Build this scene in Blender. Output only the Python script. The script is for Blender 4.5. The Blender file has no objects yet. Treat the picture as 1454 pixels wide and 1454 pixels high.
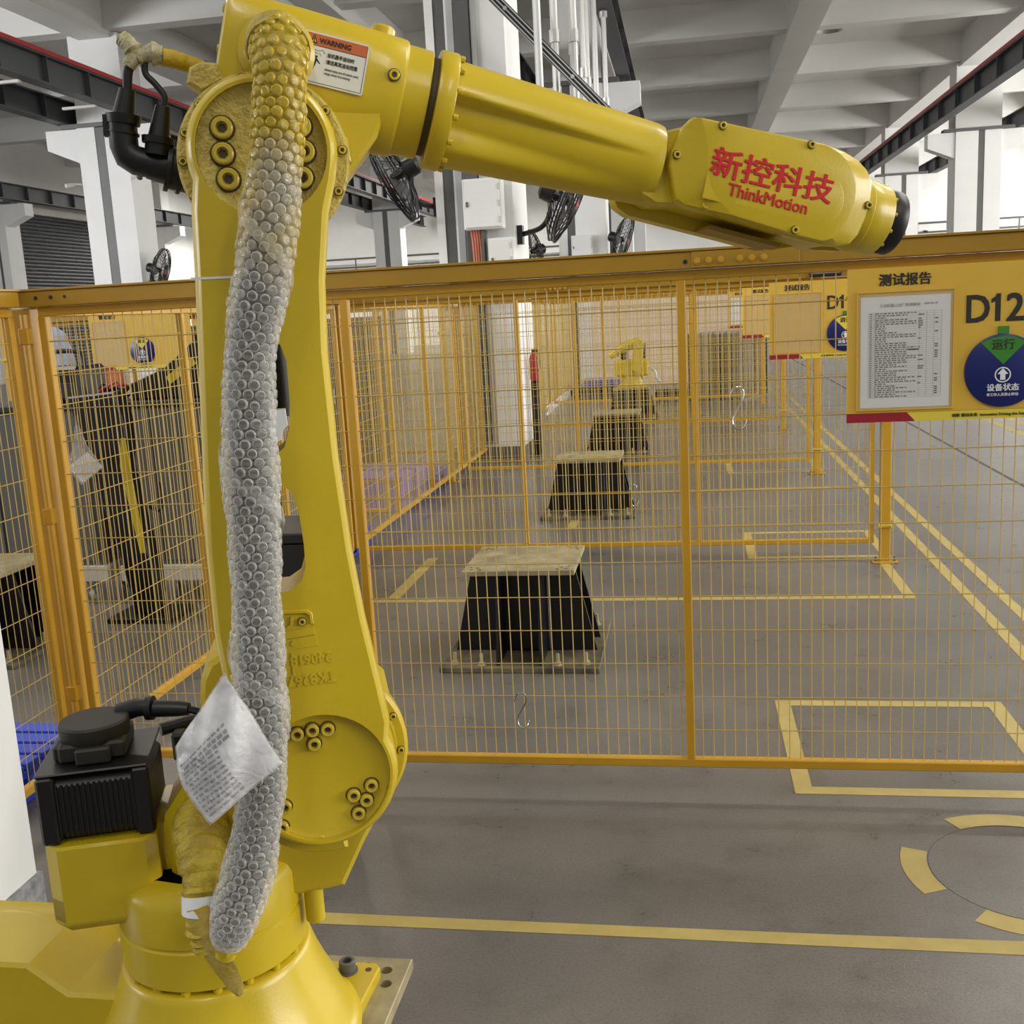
import bpy, bmesh, math, random
from mathutils import Vector, Matrix
random.seed(7)
SC = bpy.context.scene
COL = SC.collection
PI = math.pi

# ---------------------------------------------------------------- camera
cd = bpy.data.cameras.new('camera')
cam = bpy.data.objects.new('camera', cd)
COL.objects.link(cam)
cd.sensor_width = 36.0
cd.sensor_fit = 'HORIZONTAL'
cd.lens = 37.634
cd.clip_start = 0.05
cd.clip_end = 300
cam.matrix_world = Matrix(((0.98614299, 0.0215209, 0.16449578, 0.0),
                           (0.15743637, 0.19121826, -0.96883919, 0.0),
                           (-0.05230488, 0.98131159, 0.18518037, 1.65),
                           (0, 0, 0, 1)))
SC.camera = cam

# ---------------------------------------------------------------- view, world, lights
SC.view_settings.view_transform = 'Standard'
SC.view_settings.look = 'None'
SC.view_settings.exposure = 0.0
SC.view_settings.gamma = 1.0
SC.view_settings.use_curve_mapping = False
SC.cycles.max_bounces = 8
SC.cycles.diffuse_bounces = 4
SC.cycles.transparent_max_bounces = 24
SC.cycles.sample_clamp_indirect = 6.0
SC.cycles.use_denoising = True

wd = bpy.data.worlds.new('world')
SC.world = wd
wd.use_nodes = True
wn = wd.node_tree.nodes
bgn = wn['Background']
bgn.inputs['Color'].default_value = (0.93, 0.96, 1.0, 1)
bgn.inputs['Strength'].default_value = 0.30


def area(name, loc, target, sx, sy, power, color=(1, 1, 1)):
    l = bpy.data.lights.new(name, 'AREA')
    l.shape = 'RECTANGLE'
    l.size = sx
    l.size_y = sy
    l.energy = power
    l.color = color
    o = bpy.data.objects.new(name, l)
    COL.objects.link(o)
    o.location = loc
    d = Vector(target) - Vector(loc)
    o.rotation_euler = d.to_track_quat('-Z', 'Y').to_euler()
    return o


# daylight through the window bands of the side walls; the right key and overhead fill lights are added
area('daylight_right', (18.6, 34, 4.6), (0, 34, 1.5), 44, 4.4, 6600, (1.0, 0.985, 0.95))
area('daylight_left', (-23.6, 14, 4.8), (0, 26, 1.5), 38, 3.4, 5200, (0.97, 0.98, 1.0))
area('right_key_fill', (15.0, 1.2, 3.8), (-1.0, 1.8, 1.0), 9, 5, 1500, (1.0, 0.98, 0.93))  # added key light on the robot's right side; no door is known there
for lx, ly, lp_ in ((5.6, 5.5, 330), (5.6, 12.5, 330), (-7.4, 6.0, 260), (-7.4, 14.0, 260), (-0.5, -3.6, 170), (5.0, -4.0, 170), (-7.4, 50.0, 1100), (-18.0, 49.0, 1100)):
    area('overhead_fill_light', (lx, ly, 7.75), (lx - .4, ly + (1.5 if ly < 0 else 0), 0), 0.5, 4.5, lp_, (1.0, 0.97, 0.90))  # added fill from above; no lit lamps are known here


# ---------------------------------------------------------------- materials
def lin(c):
    return tuple((x / 12.92 if x <= 0.04045 else ((x + 0.055) / 1.055) ** 2.4) for x in c)


def rgb(r, g, b):
    return lin((r / 255.0, g / 255.0, b / 255.0))


def mat(name, col, rough=0.5, metal=0.0, var=0.0, vscale=3.0, bump=0.0, bscale=60.0, coat=0.0, col2=None, emit=None, spec=0.5):
    m = bpy.data.materials.new(name)
    m.use_nodes = True
    nt = m.node_tree
    b = nt.nodes['Principled BSDF']
    b.inputs['Base Color'].default_value = (*col, 1)
    b.inputs['Roughness'].default_value = rough
    b.inputs['Metallic'].default_value = metal
    b.inputs['Specular IOR Level'].default_value = spec
    if coat:
        b.inputs['Coat Weight'].default_value = coat
        b.inputs['Coat Roughness'].default_value = 0.12
    tc = nt.nodes.new('ShaderNodeTexCoord')
    if var or col2:
        n = nt.nodes.new('ShaderNodeTexNoise')
        n.inputs['Scale'].default_value = vscale
        n.inputs['Detail'].default_value = 6
        n.inputs['Roughness'].default_value = 0.6
        nt.links.new(tc.outputs['Object'], n.inputs['Vector'])
        r = nt.nodes.new('ShaderNodeValToRGB')
        r.color_ramp.elements[0].position = 0.32
        r.color_ramp.elements[1].position = 0.68
        c2 = col2 if col2 else tuple(min(1, c * (1 + var)) for c in col)
        c1 = col if col2 else tuple(c * (1 - var) for c in col)
        r.color_ramp.elements[0].color = (*c1, 1)
        r.color_ramp.elements[1].color = (*c2, 1)
        nt.links.new(n.outputs['Fac'], r.inputs['Fac'])
        nt.links.new(r.outputs['Color'], b.inputs['Base Color'])
    if bump:
        n2 = nt.nodes.new('ShaderNodeTexNoise')
        n2.inputs['Scale'].default_value = bscale
        n2.inputs['Detail'].default_value = 4
        nt.links.new(tc.outputs['Object'], n2.inputs['Vector'])
        bp = nt.nodes.new('ShaderNodeBump')
        bp.inputs['Strength'].default_value = bump
        bp.inputs['Distance'].default_value = 0.01
        nt.links.new(n2.outputs['Fac'], bp.inputs['Height'])
        nt.links.new(bp.outputs['Normal'], b.inputs['Normal'])
    if emit:
        b.inputs['Emission Color'].default_value = (*emit[0], 1)
        b.inputs['Emission Strength'].default_value = emit[1]
    return m


M = {}
M['robot'] = mat('robot_yellow_paint', rgb(197, 171, 27), 0.33, var=0.05, vscale=5, bump=0.03, bscale=220, coat=0.15)
M['robot_rough'] = mat('robot_yellow_cast', rgb(206, 184, 92), 0.42, var=0.10, vscale=40, bump=0.5, bscale=150, col2=rgb(176, 156, 66))
M['bolt'] = mat('bolt_yellow_steel', rgb(200, 176, 60), 0.32, 0.15, var=0.08, vscale=40)
M['socket'] = mat('dark_socket', rgb(70, 60, 28), 0.6)
M['fence'] = mat('fence_yellow_paint', rgb(190, 144, 32), 0.42, var=0.06, vscale=6)
M['fence_dark'] = mat('fence_yellow_darker', rgb(160, 122, 28), 0.42, var=0.06, vscale=4)  # the fence yellow in a darker tone, for channel, lid and caps
M['wire'] = mat('fence_wire_paint', rgb(182, 156, 82), 0.45)
M['white'] = mat('white_wall_paint', rgb(226, 226, 224), 0.7, var=0.03, vscale=1.2)
M['ceil'] = mat('ceiling_white_paint', rgb(218, 217, 213), 0.8, var=0.03, vscale=0.6)
M['black'] = mat('black_plastic', rgb(15, 15, 14), 0.42, var=0.15, vscale=20)
M['blackpaint'] = mat('black_steel_paint', rgb(15, 15, 16), 0.35, var=0.2, vscale=8)
M['dusty'] = mat('dusty_black_plastic', rgb(38, 35, 27), 0.6, var=0.18, vscale=9)
M['rubber'] = mat('black_rubber_cable', rgb(22, 22, 22), 0.5)
M['steel'] = mat('dark_steel_post', rgb(92, 92, 90), 0.5, 0.2, var=0.08, vscale=2)
M['girder'] = mat('crane_girder_paint', rgb(66, 68, 70), 0.5, 0.1, var=0.1, vscale=1.5)
M['red'] = mat('red_rail_paint', rgb(165, 38, 34), 0.5, var=0.08)
M['galv'] = mat('galvanised_pipe', rgb(190, 190, 188), 0.35, 0.6, var=0.05)
M['plate'] = mat('worn_steel_plate', rgb(172, 160, 122), 0.5, 0.1, vscale=9, col2=rgb(126, 116, 86), bump=0.1, bscale=50)
M['paper'] = mat('white_paper', rgb(226, 226, 228), 0.7, var=0.02)
M['ink'] = mat('dark_print', rgb(40, 38, 34), 0.7)
M['inkgrey'] = mat('grey_print', rgb(110, 110, 112), 0.7)
M['sign'] = mat('sign_yellow', rgb(212, 172, 62), 0.45, var=0.03, vscale=5)
M['signstrip'] = mat('sign_lemon_strip', rgb(222, 200, 66), 0.45)
M['signred'] = mat('sign_red', rgb(150, 24, 40), 0.45)
M['navy'] = mat('dial_navy', rgb(16, 28, 98), 0.35)
M['green'] = mat('dial_green', rgb(58, 130, 40), 0.4)
M['signwhite'] = mat('sign_white', rgb(225, 228, 230), 0.5)
M['redtext'] = mat('red_lettering', rgb(196, 22, 32), 0.4)
M['orange'] = mat('label_orange', rgb(190, 98, 50), 0.5)
M['label'] = mat('label_silver', rgb(214, 214, 206), 0.4, var=0.03, vscale=30)
M['tape'] = mat('floor_tape_yellow', rgb(178, 158, 90), 0.55, vscale=9, col2=rgb(164, 144, 78))
M['mask'] = mat('masking_tape', rgb(206, 180, 96), 0.6, vscale=25, col2=rgb(176, 150, 50), bump=0.4, bscale=60)
M['blue'] = mat('blue_pallet_plastic', rgb(38, 70, 190), 0.5, var=0.06)
M['mauve'] = mat('mauve_crate_plastic', rgb(120, 104, 168), 0.5, var=0.06)
M['grey'] = mat('grey_cabinet_paint', rgb(96, 94, 86), 0.5, var=0.04)
M['palegrey'] = mat('pale_grey_steel', rgb(196, 194, 188), 0.5, var=0.04)
M['shutter'] = mat('shutter_grey', rgb(66, 68, 70), 0.5, 0.2)
M['pink'] = mat('orange_pillar_paint', rgb(210, 112, 76), 0.6)
M['chrome'] = mat('chrome', rgb(200, 200, 200), 0.2, 1.0)
M['hose'] = mat('grey_corrugated_sheath', rgb(62, 60, 55), 0.5, var=0.1, vscale=30)
M['lampmetal'] = mat('lamp_aluminium', rgb(190, 188, 184), 0.3, 0.8)
M['joint'] = mat('floor_joint_filler', rgb(74, 70, 65), 0.8)
M['beige'] = mat('beige_wall_paint', rgb(206, 186, 166), 0.7, var=0.03)


def floor_mat():
    m = bpy.data.materials.new('polished_concrete')
    m.use_nodes = True
    nt = m.node_tree
    b = nt.nodes['Principled BSDF']
    tc = nt.nodes.new('ShaderNodeTexCoord')
    n1 = nt.nodes.new('ShaderNodeTexNoise'); n1.inputs['Scale'].default_value = 0.9; n1.inputs['Detail'].default_value = 8
    n2 = nt.nodes.new('ShaderNodeTexNoise'); n2.inputs['Scale'].default_value = 140; n2.inputs['Detail'].default_value = 3
    n3 = nt.nodes.new('ShaderNodeTexNoise'); n3.inputs['Scale'].default_value = 4.0; n3.inputs['Detail'].default_value = 9; n3.inputs['Roughness'].default_value = 0.7
    for n in (n1, n2, n3):
        nt.links.new(tc.outputs['Object'], n.inputs['Vector'])
    r1 = nt.nodes.new('ShaderNodeValToRGB')
    r1.color_ramp.elements[0].position = 0.3; r1.color_ramp.elements[1].position = 0.7
    r1.color_ramp.elements[0].color = (*rgb(102, 97, 91), 1); r1.color_ramp.elements[1].color = (*rgb(119, 114, 107), 1)
    nt.links.new(n1.outputs['Fac'], r1.inputs['Fac'])
    r2 = nt.nodes.new('ShaderNodeValToRGB')
    r2.color_ramp.elements[0].position = 0.36; r2.color_ramp.elements[1].position = 0.5
    r2.color_ramp.elements[0].color = (0.62, 0.61, 0.58, 1); r2.color_ramp.elements[1].color = (1, 1, 1, 1)
    nt.links.new(n3.outputs['Fac'], r2.inputs['Fac'])
    r3 = nt.nodes.new('ShaderNodeValToRGB')
    r3.color_ramp.elements[0].position = 0.33; r3.color_ramp.elements[1].position = 0.55
    r3.color_ramp.elements[0].color = (0.55, 0.54, 0.52, 1); r3.color_ramp.elements[1].color = (1, 1, 1, 1)
    nt.links.new(n2.outputs['Fac'], r3.inputs['Fac'])
    mx = nt.nodes.new('ShaderNodeMixRGB'); mx.blend_type = 'MULTIPLY'; mx.inputs['Fac'].default_value = 0.45
    nt.links.new(r1.outputs['Color'], mx.inputs['Color1']); nt.links.new(r2.outputs['Color'], mx.inputs['Color2'])
    mx2 = nt.nodes.new('ShaderNodeMixRGB'); mx2.blend_type = 'MULTIPLY'; mx2.inputs['Fac'].default_value = 0.5
    nt.links.new(mx.outputs['Color'], mx2.inputs['Color1']); nt.links.new(r3.outputs['Color'], mx2.inputs['Color2'])
    nt.links.new(mx2.outputs['Color'], b.inputs['Base Color'])
    rr = nt.nodes.new('ShaderNodeMapRange')
    rr.inputs['To Min'].default_value = 0.20; rr.inputs['To Max'].default_value = 0.40
    nt.links.new(n3.outputs['Fac'], rr.inputs['Value'])
    nt.links.new(rr.outputs['Result'], b.inputs['Roughness'])
    bp = nt.nodes.new('ShaderNodeBump'); bp.inputs['Strength'].default_value = 0.06; bp.inputs['Distance'].default_value = 0.01
    nt.links.new(n2.outputs['Fac'], bp.inputs['Height']); nt.links.new(bp.outputs['Normal'], b.inputs['Normal'])
    return m


def film_mat(name, tint, alpha_mid, alpha_edge, rough=0.12, paint=False, crinkle=0.0):
    """clear crinkled plastic: partly see-through, glossy, denser where seen edge-on"""
    m = bpy.data.materials.new(name)
    m.use_nodes = True
    nt = m.node_tree
    b = nt.nodes['Principled BSDF']
    out = nt.nodes['Material Output']
    b.inputs['Base Color'].default_value = (*tint, 1)
    b.inputs['Roughness'].default_value = rough
    b.inputs['Specular IOR Level'].default_value = 0.9
    if crinkle:
        tcc = nt.nodes.new('ShaderNodeTexCoord')
        nc = nt.nodes.new('ShaderNodeTexNoise'); nc.inputs['Scale'].default_value = 55; nc.inputs['Detail'].default_value = 5; nc.inputs['Distortion'].default_value = 1.2
        nt.links.new(tcc.outputs['Object'], nc.inputs['Vector'])
        bc = nt.nodes.new('ShaderNodeBump'); bc.inputs['Strength'].default_value = crinkle; bc.inputs['Distance'].default_value = 0.01
        nt.links.new(nc.outputs['Fac'], bc.inputs['Height']); nt.links.new(bc.outputs['Normal'], b.inputs['Normal'])
    tr = nt.nodes.new('ShaderNodeBsdfTransparent')
    lw = nt.nodes.new('ShaderNodeLayerWeight'); lw.inputs['Blend'].default_value = 0.42
    mr = nt.nodes.new('ShaderNodeMapRange')
    mr.inputs['To Min'].default_value = alpha_mid; mr.inputs['To Max'].default_value = alpha_edge
    nt.links.new(lw.outputs['Facing'], mr.inputs['Value'])
    mix = nt.nodes.new('ShaderNodeMixShader')
    nt.links.new(tr.outputs['BSDF'], mix.inputs[1]); nt.links.new(b.outputs['BSDF'], mix.inputs[2])
    nt.links.new(mix.outputs['Shader'], out.inputs['Surface'])
    if paint:   # yellow overspray that fell on the upper end of the wrap
        tc = nt.nodes.new('ShaderNodeTexCoord')
        sp = nt.nodes.new('ShaderNodeSeparateXYZ'); nt.links.new(tc.outputs['Object'], sp.inputs['Vector'])
        nz = nt.nodes.new('ShaderNodeTexNoise'); nz.inputs['Scale'].default_value = 13; nz.inputs['Detail'].default_value = 4
        nt.links.new(tc.outputs['Object'], nz.inputs['Vector'])
        ad = nt.nodes.new('ShaderNodeMath'); ad.operation = 'MULTIPLY_ADD'
        nt.links.new(nz.outputs['Fac'], ad.inputs[0]); ad.inputs[1].default_value = 0.34
        nt.links.new(sp.outputs['Z'], ad.inputs[2])
        mp = nt.nodes.new('ShaderNodeMapRange'); mp.inputs['From Min'].default_value = 1.40; mp.inputs['From Max'].default_value = 1.60
        nt.links.new(ad.outputs['Value'], mp.inputs['Value'])
        cm = nt.nodes.new('ShaderNodeMixRGB')
        nt.links.new(mp.outputs['Result'], cm.inputs['Fac'])
        cm.inputs['Color1'].default_value = (*tint, 1); cm.inputs['Color2'].default_value = (*rgb(208, 180, 40), 1)
        nt.links.new(cm.outputs['Color'], b.inputs['Base Color'])
        am = nt.nodes.new('ShaderNodeMath'); am.operation = 'MULTIPLY_ADD'
        nt.links.new(mp.outputs['Result'], am.inputs[0]); am.inputs[1].default_value = 0.35
        nt.links.new(mr.outputs['Result'], am.inputs[2])
        am.use_clamp = True
        nt.links.new(am.outputs['Value'], mix.inputs['Fac'])
    else:
        nt.links.new(mr.outputs['Result'], mix.inputs['Fac'])
    return m


M['floor'] = floor_mat()
M['bubble'] = film_mat('bubble_film', (0.80, 0.79, 0.76), 0.03, 0.28, 0.08, True, 0.35)
M['rim'] = film_mat('bubble_bright_rim', (0.82, 0.81, 0.77), 0.24, 0.60, 0.12, True, 0.25)  # same film made denser: the bright edge rings are put into the material
M['film'] = film_mat('wrap_base_film', (0.72, 0.71, 0.67), 0.09, 0.40, 0.12, True, 0.8)
M['pouch'] = film_mat('clear_pouch_film', (0.88, 0.88, 0.88), 0.12, 0.75, 0.08, False, 0.9)
M['sleeve'] = film_mat('clear_document_sleeve', (0.9, 0.88, 0.8), 0.08, 0.4, 0.08)
M['glass'] = film_mat('window_glass', (0.9, 0.93, 0.95), 0.12, 0.6, 0.03)


# ---------------------------------------------------------------- mesh builder
class MB:
    def __init__(s, xf=None):
        s.v = []; s.f = []; s.xf = xf

    def add(s, verts, faces):
        o = len(s.v)
        s.v.extend(Vector(p) for p in verts)
        s.f.extend(tuple(i + o for i in f) for f in faces)

    def box(s, x0, x1, y0, y1, z0, z1, b=0.0):
        x0, x1 = sorted((x0, x1)); y0, y1 = sorted((y0, y1)); z0, z1 = sorted((z0, z1))
        s.obox(((x0 + x1) / 2, (y0 + y1) / 2, (z0 + z1) / 2), (1, 0, 0), (0, 1, 0), (0, 0, 1), (x1 - x0) / 2, (y1 - y0) / 2, (z1 - z0) / 2, b)

    def obox(s, c, ax, ay, az, hx, hy, hz, b=0.0):
        c = Vector(c); ax = Vector(ax); ay = Vector(ay); az = Vector(az)
        if b <= 0:
            vs = [c + ax * (sx * hx) + ay * (sy * hy) + az * (sz * hz) for sz in (-1, 1) for sy in (-1, 1) for sx in (-1, 1)]
            s.add(vs, [(0, 2, 3, 1), (4, 5, 7, 6), (0, 1, 5, 4), (2, 6, 7, 3), (0, 4, 6, 2), (1, 3, 7, 5)])
            return
        b = min(b, hx * .9, hy * .9, hz * .9)
        vs = []; idx = {}
        for sz in (-1, 1):
            for sy in (-1, 1):
                for sx in (-1, 1):
                    for k in range(3):
                        h = [hx - b, hy - b, hz - b]; h[k] += b
                        idx[(sx, sy, sz, k)] = len(vs)
                        vs.append(c + ax * (sx * h[0]) + ay * (sy * h[1]) + az * (sz * h[2]))
        fs = []
        I = lambda x, y, z, k: idx[(x, y, z, k)]
        for q in (-1, 1):
            fs.append((I(q, -1, -1, 0), I(q, 1, -1, 0), I(q, 1, 1, 0), I(q, -1, 1, 0)))
            fs.append((I(-1, q, -1, 1), I(1, q, -1, 1), I(1, q, 1, 1), I(-1, q, 1, 1)))
            fs.append((I(-1, -1, q, 2), I(1, -1, q, 2), I(1, 1, q, 2), I(-1, 1, q, 2)))
            for r in (-1, 1):
                fs.append((I(-1, q, r, 1), I(1, q, r, 1), I(1, q, r, 2), I(-1, q, r, 2)))
                fs.append((I(q, -1, r, 0), I(q, 1, r, 0), I(q, 1, r, 2), I(q, -1, r, 2)))
                fs.append((I(q, r, -1, 0), I(q, r, 1, 0), I(q, r, 1, 1), I(q, r, -1, 1)))
        for sz in (-1, 1):
            for sy in (-1, 1):
                for sx in (-1, 1):
                    fs.append((I(sx, sy, sz, 0), I(sx, sy, sz, 1), I(sx, sy, sz, 2)))
        s.add(vs, fs)

    def bar(s, p, q, w, h, up=(0, 0, 1)):
        """square bar from p to q"""
        p = Vector(p); q = Vector(q); d = (q - p); L = d.length; d.normalize()
        up = Vector(up)
        if abs(d.dot(up)) > 0.98: up = Vector((1, 0, 0))
        sd = d.cross(up).normalized(); up = sd.cross(d)
        s.obox((p + q) / 2, d, sd, up, L / 2, w / 2, h / 2)

    def tube(s, path, r, seg=8, caps=True, closed=False):
        path = [Vector(p) for p in path]
        n = len(path)
        rs = r if isinstance(r, (list, tuple)) else [r] * n
        prev = None
        rings = []
        for i, p in enumerate(path):
            if closed:
                t = path[(i + 1) % n] - path[i - 1]
            else:
                t = path[min(i + 1, n - 1)] - path[max(i - 1, 0)]
            t.normalize()
            if prev is None:
                a = Vector((0, 0, 1)) if abs(t.z) < 0.9 else Vector((1, 0, 0))
                u = t.cross(a).normalized()
            else:
                u = (prev - t * prev.dot(t))
                u = u.normalized() if u.length > 1e-6 else t.orthogonal().normalized()
            prev = u
            w = t.cross(u)
            rings.append([p + (u * math.cos(2 * PI * k / seg) + w * math.sin(2 * PI * k / seg)) * rs[i] for k in range(seg)])
        s.loft(rings, caps and not closed, closed)

    def loft(s, rings, caps=True, closed=False):
        n = len(rings); m = len(rings[0])
        vs = [p for r in rings for p in r]
        fs = []
        for i in range(n if closed else n - 1):
            j = (i + 1) % n
            for k in range(m):
                k2 = (k + 1) % m
                fs.append((i * m + k, i * m + k2, j * m + k2, j * m + k))
        if caps:
            fs.append(tuple(range(m - 1, -1, -1)))
            fs.append(tuple((n - 1) * m + k for k in range(m)))
        s.add(vs, fs)

    def lathe(s, prof, o, axis, seg=24, caps=True):
        """prof: list of (radius, distance along axis)"""
        o = Vector(o); a = Vector(axis).normalized()
        u = a.orthogonal().normalized(); w = a.cross(u)
        s.loft([[o + a * t + (u * math.cos(2 * PI * k / seg) + w * math.sin(2 * PI * k / seg)) * max(r, 1e-4) for k in range(seg)] for r, t in prof], caps)

    def disc(s, o, axis, r, h, seg=24, b=0.0):
        """cylinder with its base centre at o"""
        if b: s.lathe([(r, 0), (r, h - b), (r - b, h)], o, axis, seg)
        else: s.lathe([(r, 0), (r, h)], o, axis, seg)

    def slab(s, outline, layers, holes=(), fn=None):
        """outline (2D, closed) drawn through layers [(depth, inset)], capped with a filled polygon; holes keep their size"""
        fn = fn or (lambda x, y, d: (x, y, d))
        loops = [inset_poly(outline, ins) for d, ins in layers]
        n = len(outline)
        vs = []; fs = []
        for (d, ins), lp in zip(layers, loops):
            vs += [fn(x, y, d) for x, y in lp]
        for i in range(len(layers) - 1):
            for k in range(n):
                k2 = (k + 1) % n
                fs.append((i * n + k, i * n + k2, (i + 1) * n + k2, (i + 1) * n + k))
        s.add(vs, fs)
        base = len(s.v) - len(vs)
        hidx = []
        for h in holes:
            o0 = len(s.v)
            m = len(h)
            s.v += [Vector(fn(x, y, layers[0][0])) for x, y in h] + [Vector(fn(x, y, layers[-1][0])) for x, y in h]
            for k in range(m):
                k2 = (k + 1) % m
                s.f.append((o0 + k, o0 + k2, o0 + m + k2, o0 + m + k))
            hidx.append((o0, m))
        for li, top in ((0, False), (len(layers) - 1, True)):
            polys = [[Vector((x, y, 0)) for x, y in loops[li]]] + [[Vector((x, y, 0)) for x, y in h] for h in holes]
            gl = [base + li * n + k for k in range(n)]
            for (o0, m) in hidx:
                gl += [o0 + (m if top else 0) + k for k in range(m)]
            from mathutils.geometry import tessellate_polygon
            for t in tessellate_polygon(polys):
                s.f.append(tuple(gl[i] for i in t))

    def build(s, name, m, parent=None, angle=35, off=None, flat=False):
        me = bpy.data.meshes.new(name)
        xf = s.xf
        vs = [Vector(xf(p)) for p in s.v] if xf else s.v
        if off: vs = [p - Vector(off) for p in vs]
        me.from_pydata([tuple(p) for p in vs], [], s.f)
        if not flat:
            bm = bmesh.new(); bm.from_mesh(me)
            bmesh.ops.recalc_face_normals(bm, faces=bm.faces)
            bm.to_mesh(me); bm.free()
            me.polygons.foreach_set('use_smooth', [True] * len(me.polygons))
            me.update()
            me.set_sharp_from_angle(angle=math.radians(angle))
        ms = m if isinstance(m, (list, tuple)) else [m]
        for q in ms: me.materials.append(q)
        o = bpy.data.objects.new(name, me)
        COL.objects.link(o)
        if parent: o.parent = parent
        return o


def inset_poly(pts, d):
    if abs(d) < 1e-9: return list(pts)
    n = len(pts)
    A = sum(pts[i][0] * pts[(i + 1) % n][1] - pts[(i + 1) % n][0] * pts[i][1] for i in range(n))
    sg = 1 if A > 0 else -1
    out = []
    for i in range(n):
        p0 = Vector(pts[i - 1]); p1 = Vector(pts[i]); p2 = Vector(pts[(i + 1) % n])
        e1 = (p1 - p0); e2 = (p2 - p1)
        if e1.length < 1e-9 or e2.length < 1e-9:
            out.append(tuple(p1)); continue
        e1.normalize(); e2.normalize()
        n1 = Vector((-e1.y, e1.x)) * sg; n2 = Vector((-e2.y, e2.x)) * sg
        b = n1 + n2
        if b.length < 1e-6: b = n1
        b.normalize()
        k = max(b.dot(n1), 0.45)
        out.append(tuple(p1 + b * (d / k)))
    return out


def circle(cx, cy, r, n=32, a0=0.0):
    return [(cx + r * math.cos(a0 + 2 * PI * k / n), cy + r * math.sin(a0 + 2 * PI * k / n)) for k in range(n)]


def arc(cx, cy, r, a0, a1, n):
    return [(cx + r * math.cos(math.radians(a0 + (a1 - a0) * k / (n - 1))), cy + r * math.sin(math.radians(a0 + (a1 - a0) * k / (n - 1)))) for k in range(n)]


def catmull(pts, sub=6):
    P = [Vector(p) for p in pts]
    P = [P[0] * 2 - P[1]] + P + [P[-1] * 2 - P[-2]]
    out = []
    for i in range(1, len(P) - 2):
        for k in range(sub):
            t = k / sub
            a, b, c, d = P[i - 1], P[i], P[i + 1], P[i + 2]
            out.append(0.5 * ((2 * b) + (c - a) * t + (2 * a - 5 * b + 4 * c - d) * t * t + (3 * b - a - 3 * c + d) * t ** 3))
    out.append(P[-2])
    return out


def thing(name, label, cat, loc=(0, 0, 0), rz=0.0, group=None):
    o = bpy.data.objects.new(name, None)
    COL.objects.link(o)
    o.empty_display_size = 0.1
    o.location = loc
    o.rotation_euler = (0, 0, rz)
    return tag(o, label, cat, group)


def tag(o, label=None, cat=None, group=None, kind=None):
    if label: o['label'] = label
    if cat: o['category'] = cat
    if group: o['group'] = group
    if kind: o['kind'] = kind
    return o


def struct(o):
    o['kind'] = 'structure'
    return o


def dup(root, loc=None, rz=None, label=None, group=None, parent=None):
    r = root.copy()
    COL.objects.link(r)
    if parent: r.parent = parent
    if loc is not None: r.location = loc
    if rz is not None: r.rotation_euler = (0, 0, rz)
    if label: r['label'] = label
    if group: r['group'] = group
    for ch in list(root.children):
        dup(ch, parent=r)
    return r


def text(body, size, m, parent, mtx, name='lettering', extrude=0.0004, bold=0.0, shear=0.0, align='LEFT', sx=1.0, space=1.0):
    c = bpy.data.curves.new('text', 'FONT')
    c.body = body
    c.size = size
    c.extrude = extrude
    c.shear = shear
    c.align_x = align
    c.space_character = space
    c.resolution_u = 3
    o = bpy.data.objects.new('text', c)
    COL.objects.link(o)
    dg = bpy.context.evaluated_depsgraph_get()
    me = bpy.data.meshes.new_from_object(o.evaluated_get(dg))
    bpy.data.objects.remove(o)
    bpy.data.curves.remove(c)
    if bold:            # heavier strokes: the same glyphs set down again, shifted by a hair
        bm = bmesh.new()
        for q_, (dx, dy) in enumerate(((-bold, -bold * .6), (bold, -bold * .6), (-bold, bold * .6), (bold, bold * .6), (0, 0))):
            n0 = len(bm.verts)
            bm.from_mesh(me)
            bm.verts.ensure_lookup_table()
            for v in bm.verts[n0:]: v.co.x += dx; v.co.y += dy; v.co.z += .00007 * q_
        bm.to_mesh(me); bm.free()
    me.transform(mtx @ Matrix.Diagonal((sx, 1, 1, 1)))
    me.name = name
    me.materials.clear()
    me.materials.append(m)
    ob = bpy.data.objects.new(name, me)
    COL.objects.link(ob)
    ob.parent = parent
    return ob


def frame(o, x, y, z=None):
    """matrix whose local x, y axes lie along the given world directions"""
    x = Vector(x).normalized(); y = Vector(y); z = x.cross(y).normalized(); y = z.cross(x)
    m = Matrix((x, y, z)).transposed().to_4x4()
    m.translation = Vector(o)
    return m

# ================================================================ the hall
def wall(name, x0, x1, y0, y1, z0, z1, m='white'):
    b = MB(); b.box(x0, x1, y0, y1, z0, z1)
    return struct(b.build(name, M[m]))


b = MB()
b.add([(-26, -9, 0), (22, -9, 0), (22, 60, 0), (-26, 60, 0)], [(0, 1, 2, 3)])
floor = struct(b.build('floor', M['floor'], flat=True))
wall('wall_back', -24.3, 19.3, 58, 58.3, 0, 9.2)
wall('wall_left', -24.3, -24.0, -9, 58, 0, 9.2)
wall('wall_right', 19.0, 19.3, -9, 58, 0, 9.2)
wall('ceiling', -24.3, 19.3, -9, 58.3, 8.9, 9.2, 'ceil')
for x, w in ((-17.9, .6), (-12.75, .75), (-7.45, .65), (-2.25, .8), (2.98, .72), (8.5, .8), (13.8, .6)):
    struct_b = wall('beam', x - w / 2, x + w / 2, -9, 58, 8.0, 8.9, 'ceil')
for k in range(0, 10):
    y = 5.85 * k
    wall('beam', -24, 19, y - .24, y + .24, 8.12, 8.9, 'ceil')

# expansion joints in the floor slab
for i, (x0, x1, y0, y1) in enumerate(((2.705, 2.735, 2.2, 57.5), (-9, 18, 16.52, 16.55), (9.5, 9.53, 6, 57.5))):
    b = MB(); b.box(x0, x1, y0, y1, -.004, .0015)
    struct(b.build('trim_%d' % (i + 1), M['joint']))


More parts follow.
